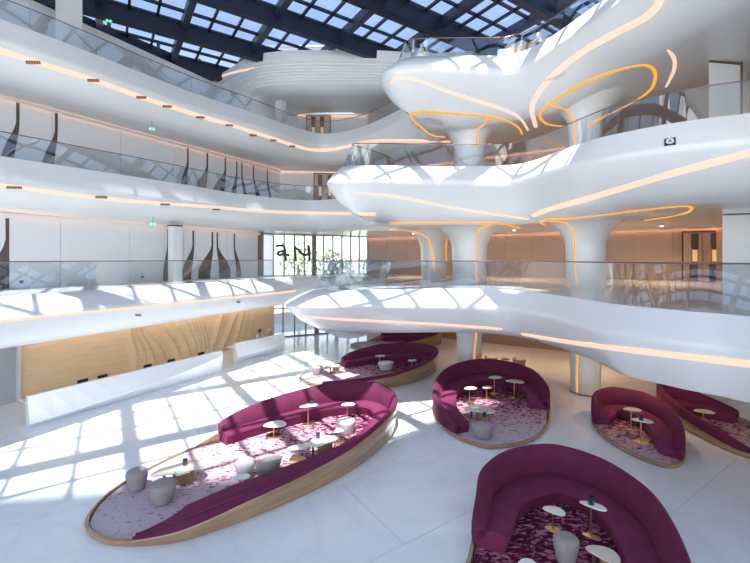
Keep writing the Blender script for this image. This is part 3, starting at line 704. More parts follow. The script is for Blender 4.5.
for m0 in ms:
    r = clip_line(lambda n: mn(m0, n), -9.5, 36)
    if r: a, b = mn(m0, r[0]), mn(m0, r[1]); mk('cross_beam', *beam_vf((a.x, a.y, ROOFZ - .10), (b.x, b.y, ROOFZ - .10), .36, .55), M['steel2'], ceil)
for n0 in ns:
    for q in (1.5, 3.0):
        r = clip_line(lambda m: mn(m, n0 + q), -18, 30)
        if r: a, b = mn(r[0], n0 + q), mn(r[1], n0 + q); mk('glazing_bar', *beam_vf((a.x, a.y, ROOFZ + .06), (b.x, b.y, ROOFZ + .06), .13, .16), M['steel'], ceil)
for m0 in ms:
    for q in (1.4, 2.8):
        r = clip_line(lambda n: mn(m0 + q, n), -9.5, 36)
        if r: a, b = mn(m0 + q, r[0]), mn(m0 + q, r[1]); mk('glazing_bar', *beam_vf((a.x, a.y, ROOFZ + .06), (b.x, b.y, ROOFZ + .06), .13, .16), M['steel'], ceil)
v, f = box_vf(0, 0, 0, 1.36, 1.46, .02); pane_me = mesh('pane', v, f)
cells = []
for n0 in ns:
    for q in (0, 1.5, 3.0):
        for m0 in ms:
            for w in (0, 1.4, 2.8):
                mm, nn = m0 + w + .7, n0 + q + .75; p = mn(mm, nn)
                if lit(mm, nn) and inside(p): cells.append((p.length, p))
cells.sort(key=lambda c: abs(c[0] - 24))
for _, p in cells[:300]: put('pane', pane_me, M['skypane'], ceil, (p.x, p.y, .14), math.atan2(D1.y, D1.x))
if len(cells) > 300:
    parts = []
    for _, p in cells[300:]: parts.append(box_vf(p.x, p.y, ROOFZ + .14, 1.36, 1.46, .02, math.atan2(D1.y, D1.x)))
    o = mk('pane_field', *join(parts), M['skypane'], ceil); o['kind'] = 'stuff'
# unseen tower block added above the skylight, outlined to shade the near lobby
sh_ = Vector((SUN_FROM.x, SUN_FROM.y)) / SUN_FROM.z
tw = [mn(m, n) + sh_ * 100 for m, n in ((-8, 15.5), (-2.5, 13.4), (.3, 12.0), (3, 10.7), (5.5, 10.3), (8, 10.5), (9.5, 10.9), (12.5, 10.4), (16.3, 9.7), (18, 8.4), (20, -3), (-8, -6))]; tn = len(tw)
to = empty('tower_shade', (tw[0].x, tw[0].y, 90)); tag(to, 'unseen tower block added high above the skylight to shade the lobby', 'building')
V = [(p.x, p.y, z) for z in (90, 100) for p in tw]
mk('shade_block', V, [tuple(range(tn))[::-1], tuple(range(tn, 2 * tn))] + [(i, (i + 1) % tn, tn + (i + 1) % tn, tn + i) for i in range(tn)], M['roofbox'], to)
we = Vector((.56, .83)); wn_ = Vector((-.83, .56)); w_0 = Vector((-15.9, 9.6)) + sh_ * 75.4
wp = [w_0 - we * 16, w_0 + we * 26, w_0 + we * 26 + wn_ * 9, w_0 - we * 16 + wn_ * 9]
mk('side_shade_block', [(p.x, p.y, z) for z in (90, 100) for p in wp], [(3, 2, 1, 0), (4, 5, 6, 7), (0, 1, 5, 4), (1, 2, 6, 5), (2, 3, 7, 6), (3, 0, 4, 7)], M['roofbox'], to)  # added block, out of view, keeps sun off the left upper galleries
rp = [mn(m, n) + sh_ * 90 for m, n in ((10.3, 16.8), (23, 16.8), (23, 34), (10.3, 34))]
mk('rear_shade_block', [(p.x, p.y, z) for z in (90, 100) for p in rp], [(3, 2, 1, 0), (4, 5, 6, 7), (0, 1, 5, 4), (1, 2, 6, 5), (2, 3, 7, 6), (3, 0, 4, 7)], M['roofbox'], to)  # added block, out of view, shades the far bridge and distant pods
for z in (92, 95, 98):
    a, b = tw[0] + D2 * .1, tw[-2] + D2 * .1; a, b = tw[-1] - D2 * .1, tw[-2] - D2 * .1; mk('window_band', *beam_vf((a.x, a.y, z), (b.x, b.y, z), .3, 1.6), M['steel2'], to)
ea, eb = EDGE + ED * 6, EDGE - ED * 34
mk('edge_beam', *beam_vf((ea.x, ea.y, ROOFZ - .45), (eb.x, eb.y, ROOFZ - .45), .5, 1.2), M['steel'], ceil)
for i in range(10):
    p = EDGE - ED * (1.0 + 3.0 * i); q = p + Vector((ED.y, -ED.x)) * 0
    mk('edge_post', *box_vf(p.x, p.y, ROOFZ + .2, .16, .16, 1.0), M['steel2'], ceil)
# rooftop boxes outside
for nm, c, s, lb_ in (('rooftop_box', (-7.0, 36.5, 22.3), (5.0, 3.0, 4.0), 'white rooftop block seen through the skylight above the louvred bridge'), ('rooftop_box', (2.0, 36.5, 22.0), (2.2, 2.4, 3.4), 'small white rooftop block beside the bowl-shaped prow'),
                      ('rooftop_box', (9.0, 38.0, 22.0), (7.0, 3.0, 3.0), 'long low white rooftop parapet behind the bowl-shaped prow')):
    o = mk(nm, *box_vf(*c, *s), M['roofbox'], origin=(c[0], c[1], c[2] - s[2] / 2)); tag(o, lb_, 'building', 'rooftop blocks outside')
    cap = mk('coping', *box_vf(c[0], c[1], c[2] + s[2] / 2, s[0] + .2, s[1] + .2, .15), M['louvre'], o)

# top white volume at the far end with louvre band
def bridge():
    root = empty('louvred_bridge', (-4, 27, 16.9)); tag(root, 'white curved bridge volume with a louvred band, hanging under the skylight at the far end', 'bridge')
    st = [(-13.6, 31.2), (-11.4, 29.6), (-8.6, 27.2), (-6.4, 26.4), (-3.0, 26.2), (0.4, 26.3), (4.0, 26.6), (9.0, 26.0)]
    sm = spline([list(s) for s in st], 6)
    # rows: (setback, z)
    rows = [(5.2, 19.55), (.25, 19.55), (.02, 19.45), (0, 19.0), (.02, 18.75), (.10, 18.70), (.10, 17.45), (.02, 17.40), (.0, 17.2), (.35, 17.0), (1.4, 16.95), (5.2, 17.2)]
    V, Fc = [], []; n = len(sm); R = len(rows); nr = []
    for i in range(n):
        a, b = sm[max(0, i - 1)], sm[min(n - 1, i + 1)]; t = Vector((b[0] - a[0], b[1] - a[1])).normalized(); nr.append(Vector((t.y, -t.x)))
    for s_, q in zip(sm, nr):
        for o_, z in rows: V.append((s_[0] - q.x * o_, s_[1] - q.y * o_, z))
    for i in range(n - 1):
        for j in range(R): Fc.append((i * R + j, (i + 1) * R + j, (i + 1) * R + (j + 1) % R, i * R + (j + 1) % R))
    Fc += [tuple(range(R)), tuple(range((n - 1) * R, n * R))[::-1]]
    mk('shell', V, Fc, M['white'], root, True, 35)
    for k_ in range(6):
        z = 17.56 + k_ * .20
        pts = [Vector((s_[0] - q.x * .075, s_[1] - q.y * .075, z)) for s_, q in zip(sm, nr)][8:]
        mk('louvre', *tube_vf(pts, .05, 8, .075), M['louvre'], root)
    tr = BVHTree.FromPolygons([Vector(v) for v in V], Fc)
    ribbon('light_strip', root, [tr], [(217, 78), (228, 74), (240, 71), (255, 68)], .14, M['strip'])
bridge()

# ------------------------------------------------------------------ signs and fittings
def exit_sign(px, py, y, rz, label, par=None, w=.27):
    p = D(px, py, y); o = empty('exit_sign', p, rz); tag(o, label, 'sign', 'green exit signs')
    v, f = box_vf(0, 0, 0, w, .05, w * .5); put('panel', mesh('panel', v, f), M['green'], o)
    # running figure and arrow
    def lb(pts, th): return tube_vf([Vector((x * w, -.028, z * w)) for x, z in pts], th * w, 6)
    v, f = join([lb([(-.28, .12), (-.30, .02), (-.22, -.08), (-.26, -.2)], .035), lb([(-.30, .02), (-.38, -.08), (-.44, -.06)], .03), lb([(-.36, .08), (-.28, .10), (-.18, .04)], .028)]); put('pictogram', mesh('pictogram', v, f), M['signwhite'], o)
    v, f = join([lb([(.05, 0), (.36, 0)], .035), lb([(.24, .1), (.36, 0), (.24, -.1)], .03)]); put('arrow', mesh('arrow', v, f), M['signwhite'], o)
    v, f = tube_vf([(0, 0, w * .25), (0, 0, w * .25 + .3)], .01, 6); put('hanger', mesh('hanger', v, f), M['black'], o)
    return o
exit_sign(152, 129, 19.4, .5, 'green exit sign below the uppermost gallery, over the white wall')
exit_sign(153, 224, 19.5, .5, 'green exit sign beside the square column on the lowest gallery')
exit_sign(109, 21, 21.0, .4, 'green exit sign hanging under the skylight beams')
exit_sign(696, 220, 20.6, -.4, 'green exit sign over the beige double door', w=.5)
h = hit([T2], 670, 142)
if h:
    p, n = h; o = empty('wall_speaker', p); tag(o, 'small grey square speaker with round white centre on the gallery fascia', 'speaker')
    t = Vector((0, 0, 1)).cross(n).normalized(); u = n.cross(t)
    def fb(w, d0, d1): 
        vs = []
        for dd in (d0, d1):
            for i, j in ((-1, -1), (1, -1), (1, 1), (-1, 1)): vs.append(p + t * (i * w / 2) + u * (j * w / 2 * .9) + n * dd)
        return vs, [(0, 3, 2, 1), (4, 5, 6, 7), (0, 1, 5, 4), (1, 2, 6, 5), (2, 3, 7, 6), (3, 0, 4, 7)]
    mk('housing', *fb(.26, -.02, .03), M['steel2'], o)
    def disc(r, d0, d1):
        vs = [p + t * (r * math.cos(2 * math.pi * i / 20)) + u * (r * math.sin(2 * math.pi * i / 20)) + n * dd for dd in (d0, d1) for i in range(20)]
        return vs, [tuple(range(20))[::-1], tuple(range(20, 40))] + [(i, (i + 1) % 20, 20 + (i + 1) % 20, 20 + i) for i in range(20)]
    mk('cone', *disc(.095, .02, .045), M['white'], o); mk('dust_cap', *disc(.03, .02, .055), M['steel2'], o)
# recessed downlights that warm the space under the galleries
dl_lab = ['downlight in front of the column beside the small pods', 'downlight behind the large column row at lobby level', 'downlight between the two lobby columns', 'downlight near the beige doors on the lowest gallery', 'downlight on the lowest gallery behind the columns', 'downlight over the beige wall of the lowest gallery', 'downlight on the middle gallery by the partition', 'downlight on the middle gallery behind the columns']
for i, (x, y, z, en) in enumerate(((9.6, 14.6, SOF1, 30), (11.0, 20.5, SOF1, 45), (6.8, 22.5, SOF1, 45), (14.2, 19.8, SOF2, 120), (8.0, 23.0, SOF2, 120), (2.5, 26.0, SOF2, 90), (11.5, 19.0, SOF3, 90), (6.0, 24.0, SOF3, 90))):
    o = empty('downlight', (x, y, z - .12)); tag(o, 'recessed warm ' + dl_lab[i], 'lamp', 'recessed downlights')
    v, f = lathe_vf([(.10, .0), (.10, .2)], 16); put('housing', mesh('housing', v, f), M['white'], o)
    v, f = lathe_vf([(.075, -.008), (.075, .0)], 16); put('lens', mesh('lens', v, f), M['lamp'], o)
    l = bpy.data.lights.new('downlight_lamp', 'SPOT'); l.energy = en * 4; l.color = (1, .62, .36); l.spot_size = 2.6; l.spot_blend = .8; l.shadow_soft_size = .12
    lo = bpy.data.objects.new('downlight_lamp', l); C.objects.link(lo); lo.parent = o; lo.location = (0, 0, -.03)

# ------------------------------------------------------------------ reception desks
def desk(a, b, h, label, fold):
    a, b = Vector(a), Vector(b); t = (b - a).normalized(); n = Vector((t.y, -t.x)); Ln = (b - a).length
    r = empty('reception_desk', (a.x, a.y, 0)); tag(r, label, 'desk', 'white faceted reception desks')
    K = 12; V = []; R = 5
    for i in range(K + 1):
        s = i / K; p = a + t * (Ln * s); fz = fold[0] + (fold[1] - fold[0]) * s; fo = .55 * math.sin(math.pi * min(1, s * .85 + .1))
        for o_, z in ((-.14, 0), (-.14, h), (0, h), (fo, fz * h), (0.0, 0)):
            V.append((p.x + n.x * o_, p.y + n.y * o_, z))
    Fc = [(i * R + j, (i + 1) * R + j, (i + 1) * R + (j + 1) % R, i * R + (j + 1) % R) for i in range(K) for j in range(R)]
    Fc += [tuple(range(R)), tuple(range(K * R, (K + 1) * R))[::-1]]
    mk('counter', V, Fc, M['deskw'], r)
    p = (a + b) / 2 - n * .5; rz = math.atan2(t.y, t.x); mk('worktop', *box_vf(p.x, p.y, .75, Ln - .1, .7, .04, rz), M['deskw'], r)
    k_ = max(3, round(Ln / 1.3)); w = (Ln - .3) / k_
    for i in range(k_):
        q = a + t * (.15 + w * (i + .5)) - n * .42; mk('pedestal_unit', *box_vf(q.x, q.y, .365, w * .35, .5, .73, rz), M['deskw'], r)
    return r
desk((-11.9, 13.7), (-7.85, 20.5), 1.05, 'long white faceted reception desk in front of the oak wall', (.12, .78))
desk((-7.75, 22.2), (-5.75, 25.3), 1.05, 'shorter white faceted reception desk nearest the windows', (.3, .6))
dd = (Vector((-7.85, 20.5)) - Vector((-11.9, 13.7))).normalized(); dnn = Vector((dd.y, -dd.x))
for i, (f_, lab) in enumerate(((.24, 'first black monitor at the near end of the long reception desk'), (.33, 'second black monitor along the long reception desk'), (.56, 'third black monitor along the long reception desk'), (.70, 'fourth black monitor along the long reception desk'), (.90, 'last black monitor at the far end of the long reception desk'))):
    p = Vector((-11.9, 13.7)) + dd * (7.92 * f_) - dnn * .55
    o = empty('monitor', (p.x, p.y, .77), math.atan2(dd.y, dd.x)); tag(o, lab, 'monitor', 'monitors on the reception desk')
    v, f = box_vf(0, .02, .20, .36, .03, .19); put('screen', mesh('screen', v, f), M['black'], o)
    v, f = join([box_vf(0, .03, .07, .05, .03, .14), box_vf(0, .03, .008, .2, .14, .016)]); put('stand', mesh('stand', v, f), M['steel2'], o)

# ------------------------------------------------------------------ sofa pods
def pod(label, ctrl, sofa, rugdir, r0, r1, n_per=7):
    """ctrl: (x, y, rim height, seat depth, wood height) counter-clockwise; sofa: span in control indices"""
    n = len(ctrl); sm = spline([c[:2] for c in ctrl], n_per, True); N = len(sm)
    cx = sum(p[0] for p in sm) / N; cy = sum(p[1] for p in sm) / N
    root = empty('sofa_pod', (cx, cy, 0)); tag(root, label, 'sofa', 'burgundy sofa pods in the lobby')
    nr = []
    for i in range(N):
        a, b = sm[i - 1], sm[(i + 1) % N]; t = Vector((b[0] - a[0], b[1] - a[1])).normalized(); nr.append(Vector((-t.y, t.x)))    # inward for ccw
    for _ in range(2): nr = [(nr[i - 1] + nr[i] * 2 + nr[(i + 1) % N]).normalized() for i in range(N)]
    par = [lin([c[2:] for c in ctrl], i / n_per) for i in range(N)]
    def P(i, o_, z): return (sm[i % N][0] + nr[i % N].x * o_, sm[i % N][1] + nr[i % N].y * o_, z)
    V, Fc = [], []; R = 7
    for i in range(N):
        w = max(.10, par[i][2]); u = .03 + .38 * max(0, w - .12)
        for o_, z in ((u, 0), (u * .42, .30 * w), (u * .08, .62 * w), (0, .86 * w), (.015, w), (.07, w + .006), (.09, .03)): V.append(P(i, o_, z))
    for i in range(N):
        i2 = (i + 1) % N
        for j in range(R): Fc.append((i * R + j, i2 * R + j, i2 * R + (j + 1) % R, i * R + (j + 1) % R))
    mk('wood_shell', V, Fc, M['podwood'], root, True, 45)
    V = [P(i, .06, z) for z in (.01, .085) for i in range(N)]
    # offset along inward normals keeps the shell's undercut clear
    V = [P(i, .085 + (.03 + .38 * max(0, max(.10, par[i][2]) - .12)) * .9, z) for z in (.012, .085) for i in range(N)]
    Fc = [tuple(range(N))[::-1], tuple(range(N, 2 * N))] + [(i, (i + 1) % N, N + (i + 1) % N, N + i) for i in range(N)]
    rm = rug_mat('rug_figured', rugdir, r0, r1)
    mk('rug', V, Fc, rm, root)
    s0, s1 = int(round(sofa[0] * n_per)), int(round(sofa[1] * n_per))
    Vb, Fb, Vs, Fs = [], [], [], []; RB = 8; RS = 7; cnt = s1 - s0 + 1
    for q in range(cnt):
        i = (s0 + q) % N; h, d, w = par[i]; d = max(d, .05)
        end = min(q, cnt - 1 - q); rnd = 1.0 if end > 2 else (.93, .975, .99)[end]
        h2 = max(w + .03, h * rnd); sz = min(.43, .72 * h2); th = .25 * min(1, .35 + h2); k2 = max(0, h2 - sz)
        for o_, z in ((.045, w * .9), (.015, max(w, .55 * h2)), (.02, h2 - .06), (.055, h2 - .01), (.11, h2), (.165, h2 - .03), (.06 + th, sz + .05 + .12 * k2), (.06 + th, sz - .1)): Vb.append(P(i, o_, z))
        a = .06 + th
        for o_, z in ((.10, .075), (.10, sz - .06), (a + .02, sz + .005), (a + d * .5, sz + .025), (a + d - .03, sz - .005), (a + d, sz - .06), (a + d - .07, .075)): Vs.append(P(i, o_, z))
    for Vx, Fx, R in ((Vb, Fb, RB), (Vs, Fs, RS)):
        for q in range(cnt - 1):
            for j in range(R): Fx.append((q * R + j, (q + 1) * R + j, (q + 1) * R + (j + 1) % R, q * R + (j + 1) % R))
        Fx += [tuple(range(R)), tuple(range((cnt - 1) * R, cnt * R))[::-1]]
    mk('backrest', Vb, Fb, M['velvet'], root, True, 55)
    # seat runs from the backrest's foot to the rug
    Vs2 = list(Vs); mk('seat', Vs2, Fs, M['seatv'], root, True, 40)
    return root
podA = pod('largest burgundy teardrop sofa pod with high wooden shell, half in sunlight', [
    (-6.25, 8.6, .12, 0, .12), (-5.6, 8.12, .12, 0, .12), (-4.9, 8.0, .16, .10, .13), (-3.9, 8.1, .46, .60, .28), (-2.8, 8.75, .60, .66, .46), (-1.6, 9.75, .66, .62, .56), (-.5, 10.9, .76, .5, .68), (.4, 12.4, .9, .5, .82),
    (.8, 13.8, .98, .55, .88), (.45, 14.9, 1.06, .55, .9), (-.4, 15.4, 1.1, .55, .9), (-1.8, 15.15, 1.1, .5, .85), (-3.35, 14.1, 1.0, .45, .7), (-4.4, 13.2, .85, .4, .5), (-4.95, 12.6, .66, .35, .3), (-5.45, 12.1, .12, 0, .12), (-6.2, 10.8, .12, 0, .12), (-6.5, 9.6, .12, 0, .12)],
    (2.0, 14.0), (-.78, -.62), -9.5, 0.0)
podB = pod('burgundy teardrop sofa pod with wooden shell just behind the largest pod', [
    (-3.6, 18.9, .12, 0, .12), (-3.0, 18.2, .12, 0, .12), (-1.9, 17.8, .3, .2, .2), (-.5, 17.6, .5, .4, .38), (.8, 17.8, .62, .5, .52), (2.2, 18.8, .8, .5, .72), (3.2, 20.4, .95, .55, .85), (3.3, 21.9, 1.0, .55, .88),
    (2.3, 22.8, 1.0, .55, .88), (.3, 22.5, 1.0, .5, .8), (-1.2, 21.6, .8, .4, .5), (-1.8, 21.2, .6, .3, .3), (-2.6, 20.7, .12, 0, .12), (-3.5, 19.8, .12, 0, .12)],
    (1.6, 11.0), (-.8, -.6), -13.5, -9)
podC = pod('most distant burgundy sofa pod, half hidden below the lowest gallery', [
    (-1.6, 26.0, .12, 0, .12), (-.8, 25.3, .12, 0, .12), (.6, 25.0, .35, .3, .25), (2.2, 25.2, .6, .5, .5), (3.8, 26.0, .85, .5, .75), (4.6, 27.1, 1.0, .5, .88), (3.9, 28.0, 1.0, .5, .88), (2.2, 28.3, 1.0, .5, .8), (.6, 28.0, .8, .4, .5), (-.6, 27.4, .3, 0, .12), (-1.5, 26.8, .12, 0, .12)],
    (1.5, 8.2), (-.8, -.6), -19, -15)
podD = pod('round burgundy sofa pod with curved high back in front of the white column', [
    (3.6, 12.1, .12, 0, .12), (4.85, 12.5, .12, 0, .12), (5.9, 13.6, .12, 0, .12), (6.5, 14.8, .55, .5, .12), (6.9, 15.9, .8, .55, .12), (6.9, 17.4, .98, .6, .14), (6.2, 18.5, 1.05, .6, .14), (4.9, 18.8, 1.1, .6, .14), (3.6, 18.1, 1.05, .6, .14), (2.7, 16.9, .95, .6, .14), (2.2, 15.4, .8, .6, .13), (2.15, 14.0, .65, .55, .12), (2.5, 13.0, .5, .45, .12), (2.95, 12.4, .2, .1, .12)],
    (3.1, 12.2), (0, -1), -17, -12.3)
podE = pod('small burgundy sofa pod with shell back on round rug beside the column', [
    (7.9, 11.05, .12, 0, .12), (8.6, 11.15, .35, .4, .12), (9.3, 12.0, .75, .55, .13), (9.8, 13.2, .95, .6, .14), (9.7, 14.4, 1.0, .6, .14), (8.9, 15.0, 1.0, .55, .14), (8.1, 14.8, .9, .5, .14), (7.6, 14.1, .65, .45, .13), (7.35, 13.2, .12, 0, .12), (7.4, 12.0, .12, 0, .12)],
    (1.2, 7.3), (-.5, -.87), -17, -13)
podF = pod('burgundy sofa pod partly outside the frame, beyond the small round one', [
    (11.4, 10.9, .12, 0, .12), (12.5, 10.9, .12, 0, .12), (13.1, 11.8, .12, 0, .12), (13.2, 13.0, .12, 0, .12), (12.7, 14.2, .55, .4, .25), (12.0, 15.2, .85, .5, .4), (11.2, 15.7, .95, .5, .5), (10.7, 15.2, .95, .5, .55), (10.4, 14.0, .8, .25, .45), (10.4, 12.8, .6, .25, .3), (10.65, 11.7, .35, .2, .16)],
    (3.9, 10.1), (.3, -.95), -11, -7)
podG = pod('nearest burgundy sofa pod with tall curved back on dark figured rug', [
    (3.1, 5.0, .12, 0, .12), (4.2, 5.2, .6, .5, .12), (4.95, 6.1, .85, .6, .13), (5.45, 7.2, 1.0, .62, .14), (5.7, 8.3, 1.05, .65, .14), (5.4, 9.5, 1.08, .65, .14), (4.5, 10.2, 1.1, .65, .14), (3.3, 9.95, 1.08, .65, .14), (2.45, 9.25, 1.0, .6, .14), (2.1, 8.45, .8, .5, .13), (1.82, 7.75, .6, .35, .12), (1.5, 6.85, .12, 0, .12), (1.8, 5.7, .12, 0, .12)],
    (1.0, 9.75), (-.6, -.8), -6.5, -2.2)

# ------------------------------------------------------------------ furniture on the rugs
RZ = .086
def blob(a, b, kid, n=28):
    """kidney / pebble outline"""
    out = []
    for i in range(n):
        t = 2 * math.pi * i / n
        out.append((a * math.cos(t), b * (math.sin(t) * (1 + .28 * math.cos(t)) - kid * math.cos(t) ** 2 + kid * .5)))
    return out
def slab_vf(outl, z0, z1, bev=.008):
    n = len(outl); V = []
    for s, z in ((.965, z0), (1, z0 + bev), (1, z1 - bev), (.975, z1)): V += [(x * s, y * s, z) for x, y in outl]
    Fc = [tuple(range(n))[::-1], tuple(range(3 * n, 4 * n))]
    for j in range(3): Fc += [(j * n + i, j * n + (i + 1) % n, (j + 1) * n + (i + 1) % n, (j + 1) * n + i) for i in range(n)]
    return V, Fc
_cache = {}
def cached(key, fn, smooth=True, ang=40):
    if key not in _cache: v, f = fn(); _cache[key] = mesh(key[0], v, f, smooth, ang)
    return _cache[key]
def pedestal(px, py, h, a, b, rz, label, top='stone', grp='gold pedestal tables'):
    p = U(px, py, RZ + h); r = empty('pedestal_table', (p.x, p.y, RZ), rz); tag(r, label, 'table', grp)
    put('table_top', cached(('table_top', a, b, h), lambda: slab_vf(blob(a, b, .25), h - .028, h)), M[top], r)
    put('stem', cached(('stem', h), lambda: lathe_vf([(.022, .01), (.022, h - .025)], 12, 1, 1, -a * .1, 0)), M['gold'], r)
    put('base', cached(('base', a, b), lambda: slab_vf([(x * .72 - a * .1, y * .8) for x, y in blob(a, b, .1)], .0, .016, .004)), M['gold'], r)
    return r
def coffee(px, py, h, a, b, rz, label):
    p = U(px, py, RZ + h); r = empty('coffee_table', (p.x, p.y, RZ), rz); tag(r, label, 'table', 'cream coffee tables')
    put('table_top', cached(('table_top', a, b, h, 1), lambda: slab_vf(blob(a, b, .35), h - .03, h)), M['cream'], r)
    put('base', cached(('base', a, b, h), lambda: slab_vf([(x * .45 + a * .25, y * .6) for x, y in blob(a, b, .1)], 0, h - .028, .006)), M['podwood'], r)
    put('support', cached(('support', a, b, h), lambda: lathe_vf([(.03, 0), (.03, h - .028)], 12, 1, 1, -a * .5, 0)), M['vent'], r)
    return r
def pouf(px, py, h, rr, rz, label, mt='pouf', ell=1.0):
    p = U(px, py, RZ + h); r = empty('pouf', (p.x, p.y, RZ), rz); tag(r, label, 'pouf', 'wool poufs on the rugs')
    pr = [(rr * .62, 0), (rr * .72, .02), (rr * .78, h * .2), (rr * .92, h * .6), (rr * .99, h * .85), (rr * .97, h * .95), (rr * .90, h), (rr * .4, h + .008), (.01, h + .01)]
    put('body', cached(('body', h, rr, ell), lambda: lathe_vf([q for q in pr[:7]], 28, 1, ell, 0, 0, .0)), M[mt], r)
    put('cushion_top', cached(('cushion_top', h, rr, ell), lambda: lathe_vf([(rr * .905, h - .02), (rr * .90, h + .004), (rr * .82, h + .02), (rr * .45, h + .03), (.01, h + .032)], 28, 1, ell)), M[mt], r)
    return r
def cup(px, py, z, label):
    p = U(px, py, z); r = empty('candle_holder', (p.x, p.y, z)); tag(r, label, 'candle holder', 'teal glass candle holders')
    put('glass', cached(('glass', 1), lambda: lathe_vf([(.055, 0), (.062, .01), (.062, .15), (.052, .155), (.05, .06)], 18)), M['tealglass'], r)
    put('candle', cached(('candle', 1), lambda: lathe_vf([(.046, .012), (.046, .085)], 14)), M['hairb'], r)
    return r
def book(px, py, z, rz, label):
    p = U(px, py, z); r = empty('book', (p.x, p.y, z), rz); tag(r, label, 'book', 'books on the coffee tables')
    v, f = join([box_vf(0, 0, .004, .30, .22, .008), box_vf(0, 0, .046, .30, .22, .008), box_vf(-.146, 0, .025, .008, .22, .05)]); put('cover', mesh('cover', v, f), M['bookw'], r)
    v, f = box_vf(.0, 0, .025, .284, .205, .034); put('pages', mesh('pages', v, f), M['bookp'], r)
    return r
# largest pod
pouf(137, 471, .44, .25, .3, 'taupe pouf at the very tip of the largest pod')
pouf(163, 483, .44, .29, .8, 'taupe pouf beside the cream coffee table at the tip of the largest pod')
coffee(178, 468, .38, .62, .30, .5, 'cream coffee table with book at the tip of the largest pod'); cup(185, 465, RZ + .38, 'teal candle holder on the coffee table at the tip of the largest pod'); book(182, 472.5, RZ + .38, .7, 'pale book on the coffee table at the tip of the largest pod')
pouf(245, 461, .42, .26, .4, 'pale pouf in the middle of the largest pod', 'poufw')
pouf(269, 460, .36, .37, .75, 'elongated grey pouf beside the near arm of the largest pod', 'pouf', .55)
pedestal(241, 477, .30, .22, .14, .4, 'low pedestal table tucked against the near arm of the largest pod')
pedestal(275, 424, .40, .36, .25, .2, 'low white pedestal table in the sunny middle of the largest pod')
pedestal(309, 405, .66, .34, .17, .4, 'tall white pedestal table against the sunny seat of the largest pod'); cup(312, 403.5, RZ + .66, 'dark candle holder on the tall table by the sunny seat')
pedestal(348, 404, .52, .25, .15, .2, 'small white pedestal table near the rounded end of the largest pod')
pouf(346, 420, .44, .32, .6, 'white pouf near the rounded end of the largest pod', 'poufw', .8)
pedestal(340, 430, .40, .22, .14, .6, 'little white pedestal table beside the white pouf of the largest pod')
pedestal(299, 447, .36, .34, .16, .3, 'pointed white pedestal table next to the table with the book, largest pod')
coffee(321, 441, .44, .50, .26, .6, 'cream coffee table with book in the rounded half of the largest pod'); cup(318, 438, RZ + .44, 'teal candle holder on the coffee table in the rounded half of the largest pod'); book(317, 445, RZ + .44, .5, 'pale book on the coffee table in the rounded half of the largest pod')
# pod behind
pouf(317, 366, .42, .27, .3, 'taupe pouf at the tip of the pod behind the largest one')
coffee(334, 366, .36, .38, .24, .4, 'cream coffee table at the tip of the pod behind the largest one'); cup(341, 365.5, RZ + .36, 'teal candle holder on the table of the pod behind the largest one'); book(330, 366.5, RZ + .36, .3, 'pale book on the coffee table of the pod behind the largest one')
pouf(386, 362, .40, .42, .2, 'white oblong pouf inside the pod behind the largest one', 'poufw', .6)
pedestal(380, 355.5, .55, .28, .18, .3, 'white pedestal table behind the oblong white pouf')
pedestal(412, 360, .60, .24, .16, .4, 'white pedestal table at the rounded end of the pod behind the largest one'); cup(412, 359.3, RZ + .60, 'dark candle holder on the pedestal table at the rounded end of the far pod')
# farthest pod
pedestal(385, 344.0, .62, .42, .22, .2, 'pale pedestal table inside the most distant pod'); pedestal(417, 343.5, .66, .30, .2, .2, 'pale pedestal table by the end of the most distant pod')
# round pod
pedestal(470, 388, .55, .28, .17, .3, 'white pedestal table by the side arm of the round pod'); pedestal(487, 387, .50, .22, .14, .3, 'small cream pedestal table in the middle of the round pod', 'cream')
pedestal(495, 377, .70, .30, .17, .2, 'tall cream pedestal table at the back of the round pod', 'cream'); pedestal(515, 381, .70, .36, .2, -.3, 'tall tan pedestal table at the back of the round pod', 'cream')
cup(495, 374.5, RZ + .70, 'dark candle holder on the tall table at the back of the round pod')
coffee(479, 409, .36, .54, .32, -.3, 'cream coffee table with magazine in the round pod'); book(474, 407, RZ + .36, .2, 'pale book on the coffee table of the round pod'); cup(484.5, 417, RZ + .36, 'dark candle holder on the coffee table of the round pod')
pouf(483, 424, .42, .34, .2, 'taupe pouf on the pale front of the round pod rug', 'pouf', .85)
# small pod
pedestal(632, 409, .70, .27, .15, -.2, 'cream pedestal table at the back of the small pod', 'cream'); pedestal(642, 420, .70, .30, .16, -.4, 'cream pedestal table with dark candle holder in the small pod', 'cream'); cup(641, 420, RZ + .70, 'dark candle holder on the pedestal table of the small pod')
# pod partly outside
pedestal(704, 411, .50, .30, .18, -.3, 'cream pedestal table inside the pod partly outside the frame', 'cream')
# nearest pod
pedestal(554, 510, .42, .22, .13, -.5, 'low white pedestal table in the nearest pod'); pedestal(593, 505, .66, .25, .10, -.6, 'tall white pedestal table with candle holder in the nearest pod'); cup(591, 504, RZ + .66, 'teal candle holder on the tall table of the nearest pod')
pouf(566, 538, .44, .24, .2, 'taupe pouf on the dark rug of the nearest pod', 'pouf', .9)
coffee(603, 553, .38, .28, .18, -.7, 'cream coffee table against the seat of the nearest pod')
pedestal(528, 566, .42, .2, .16, .1, 'white pedestal table cut by the lower frame edge in the nearest pod')
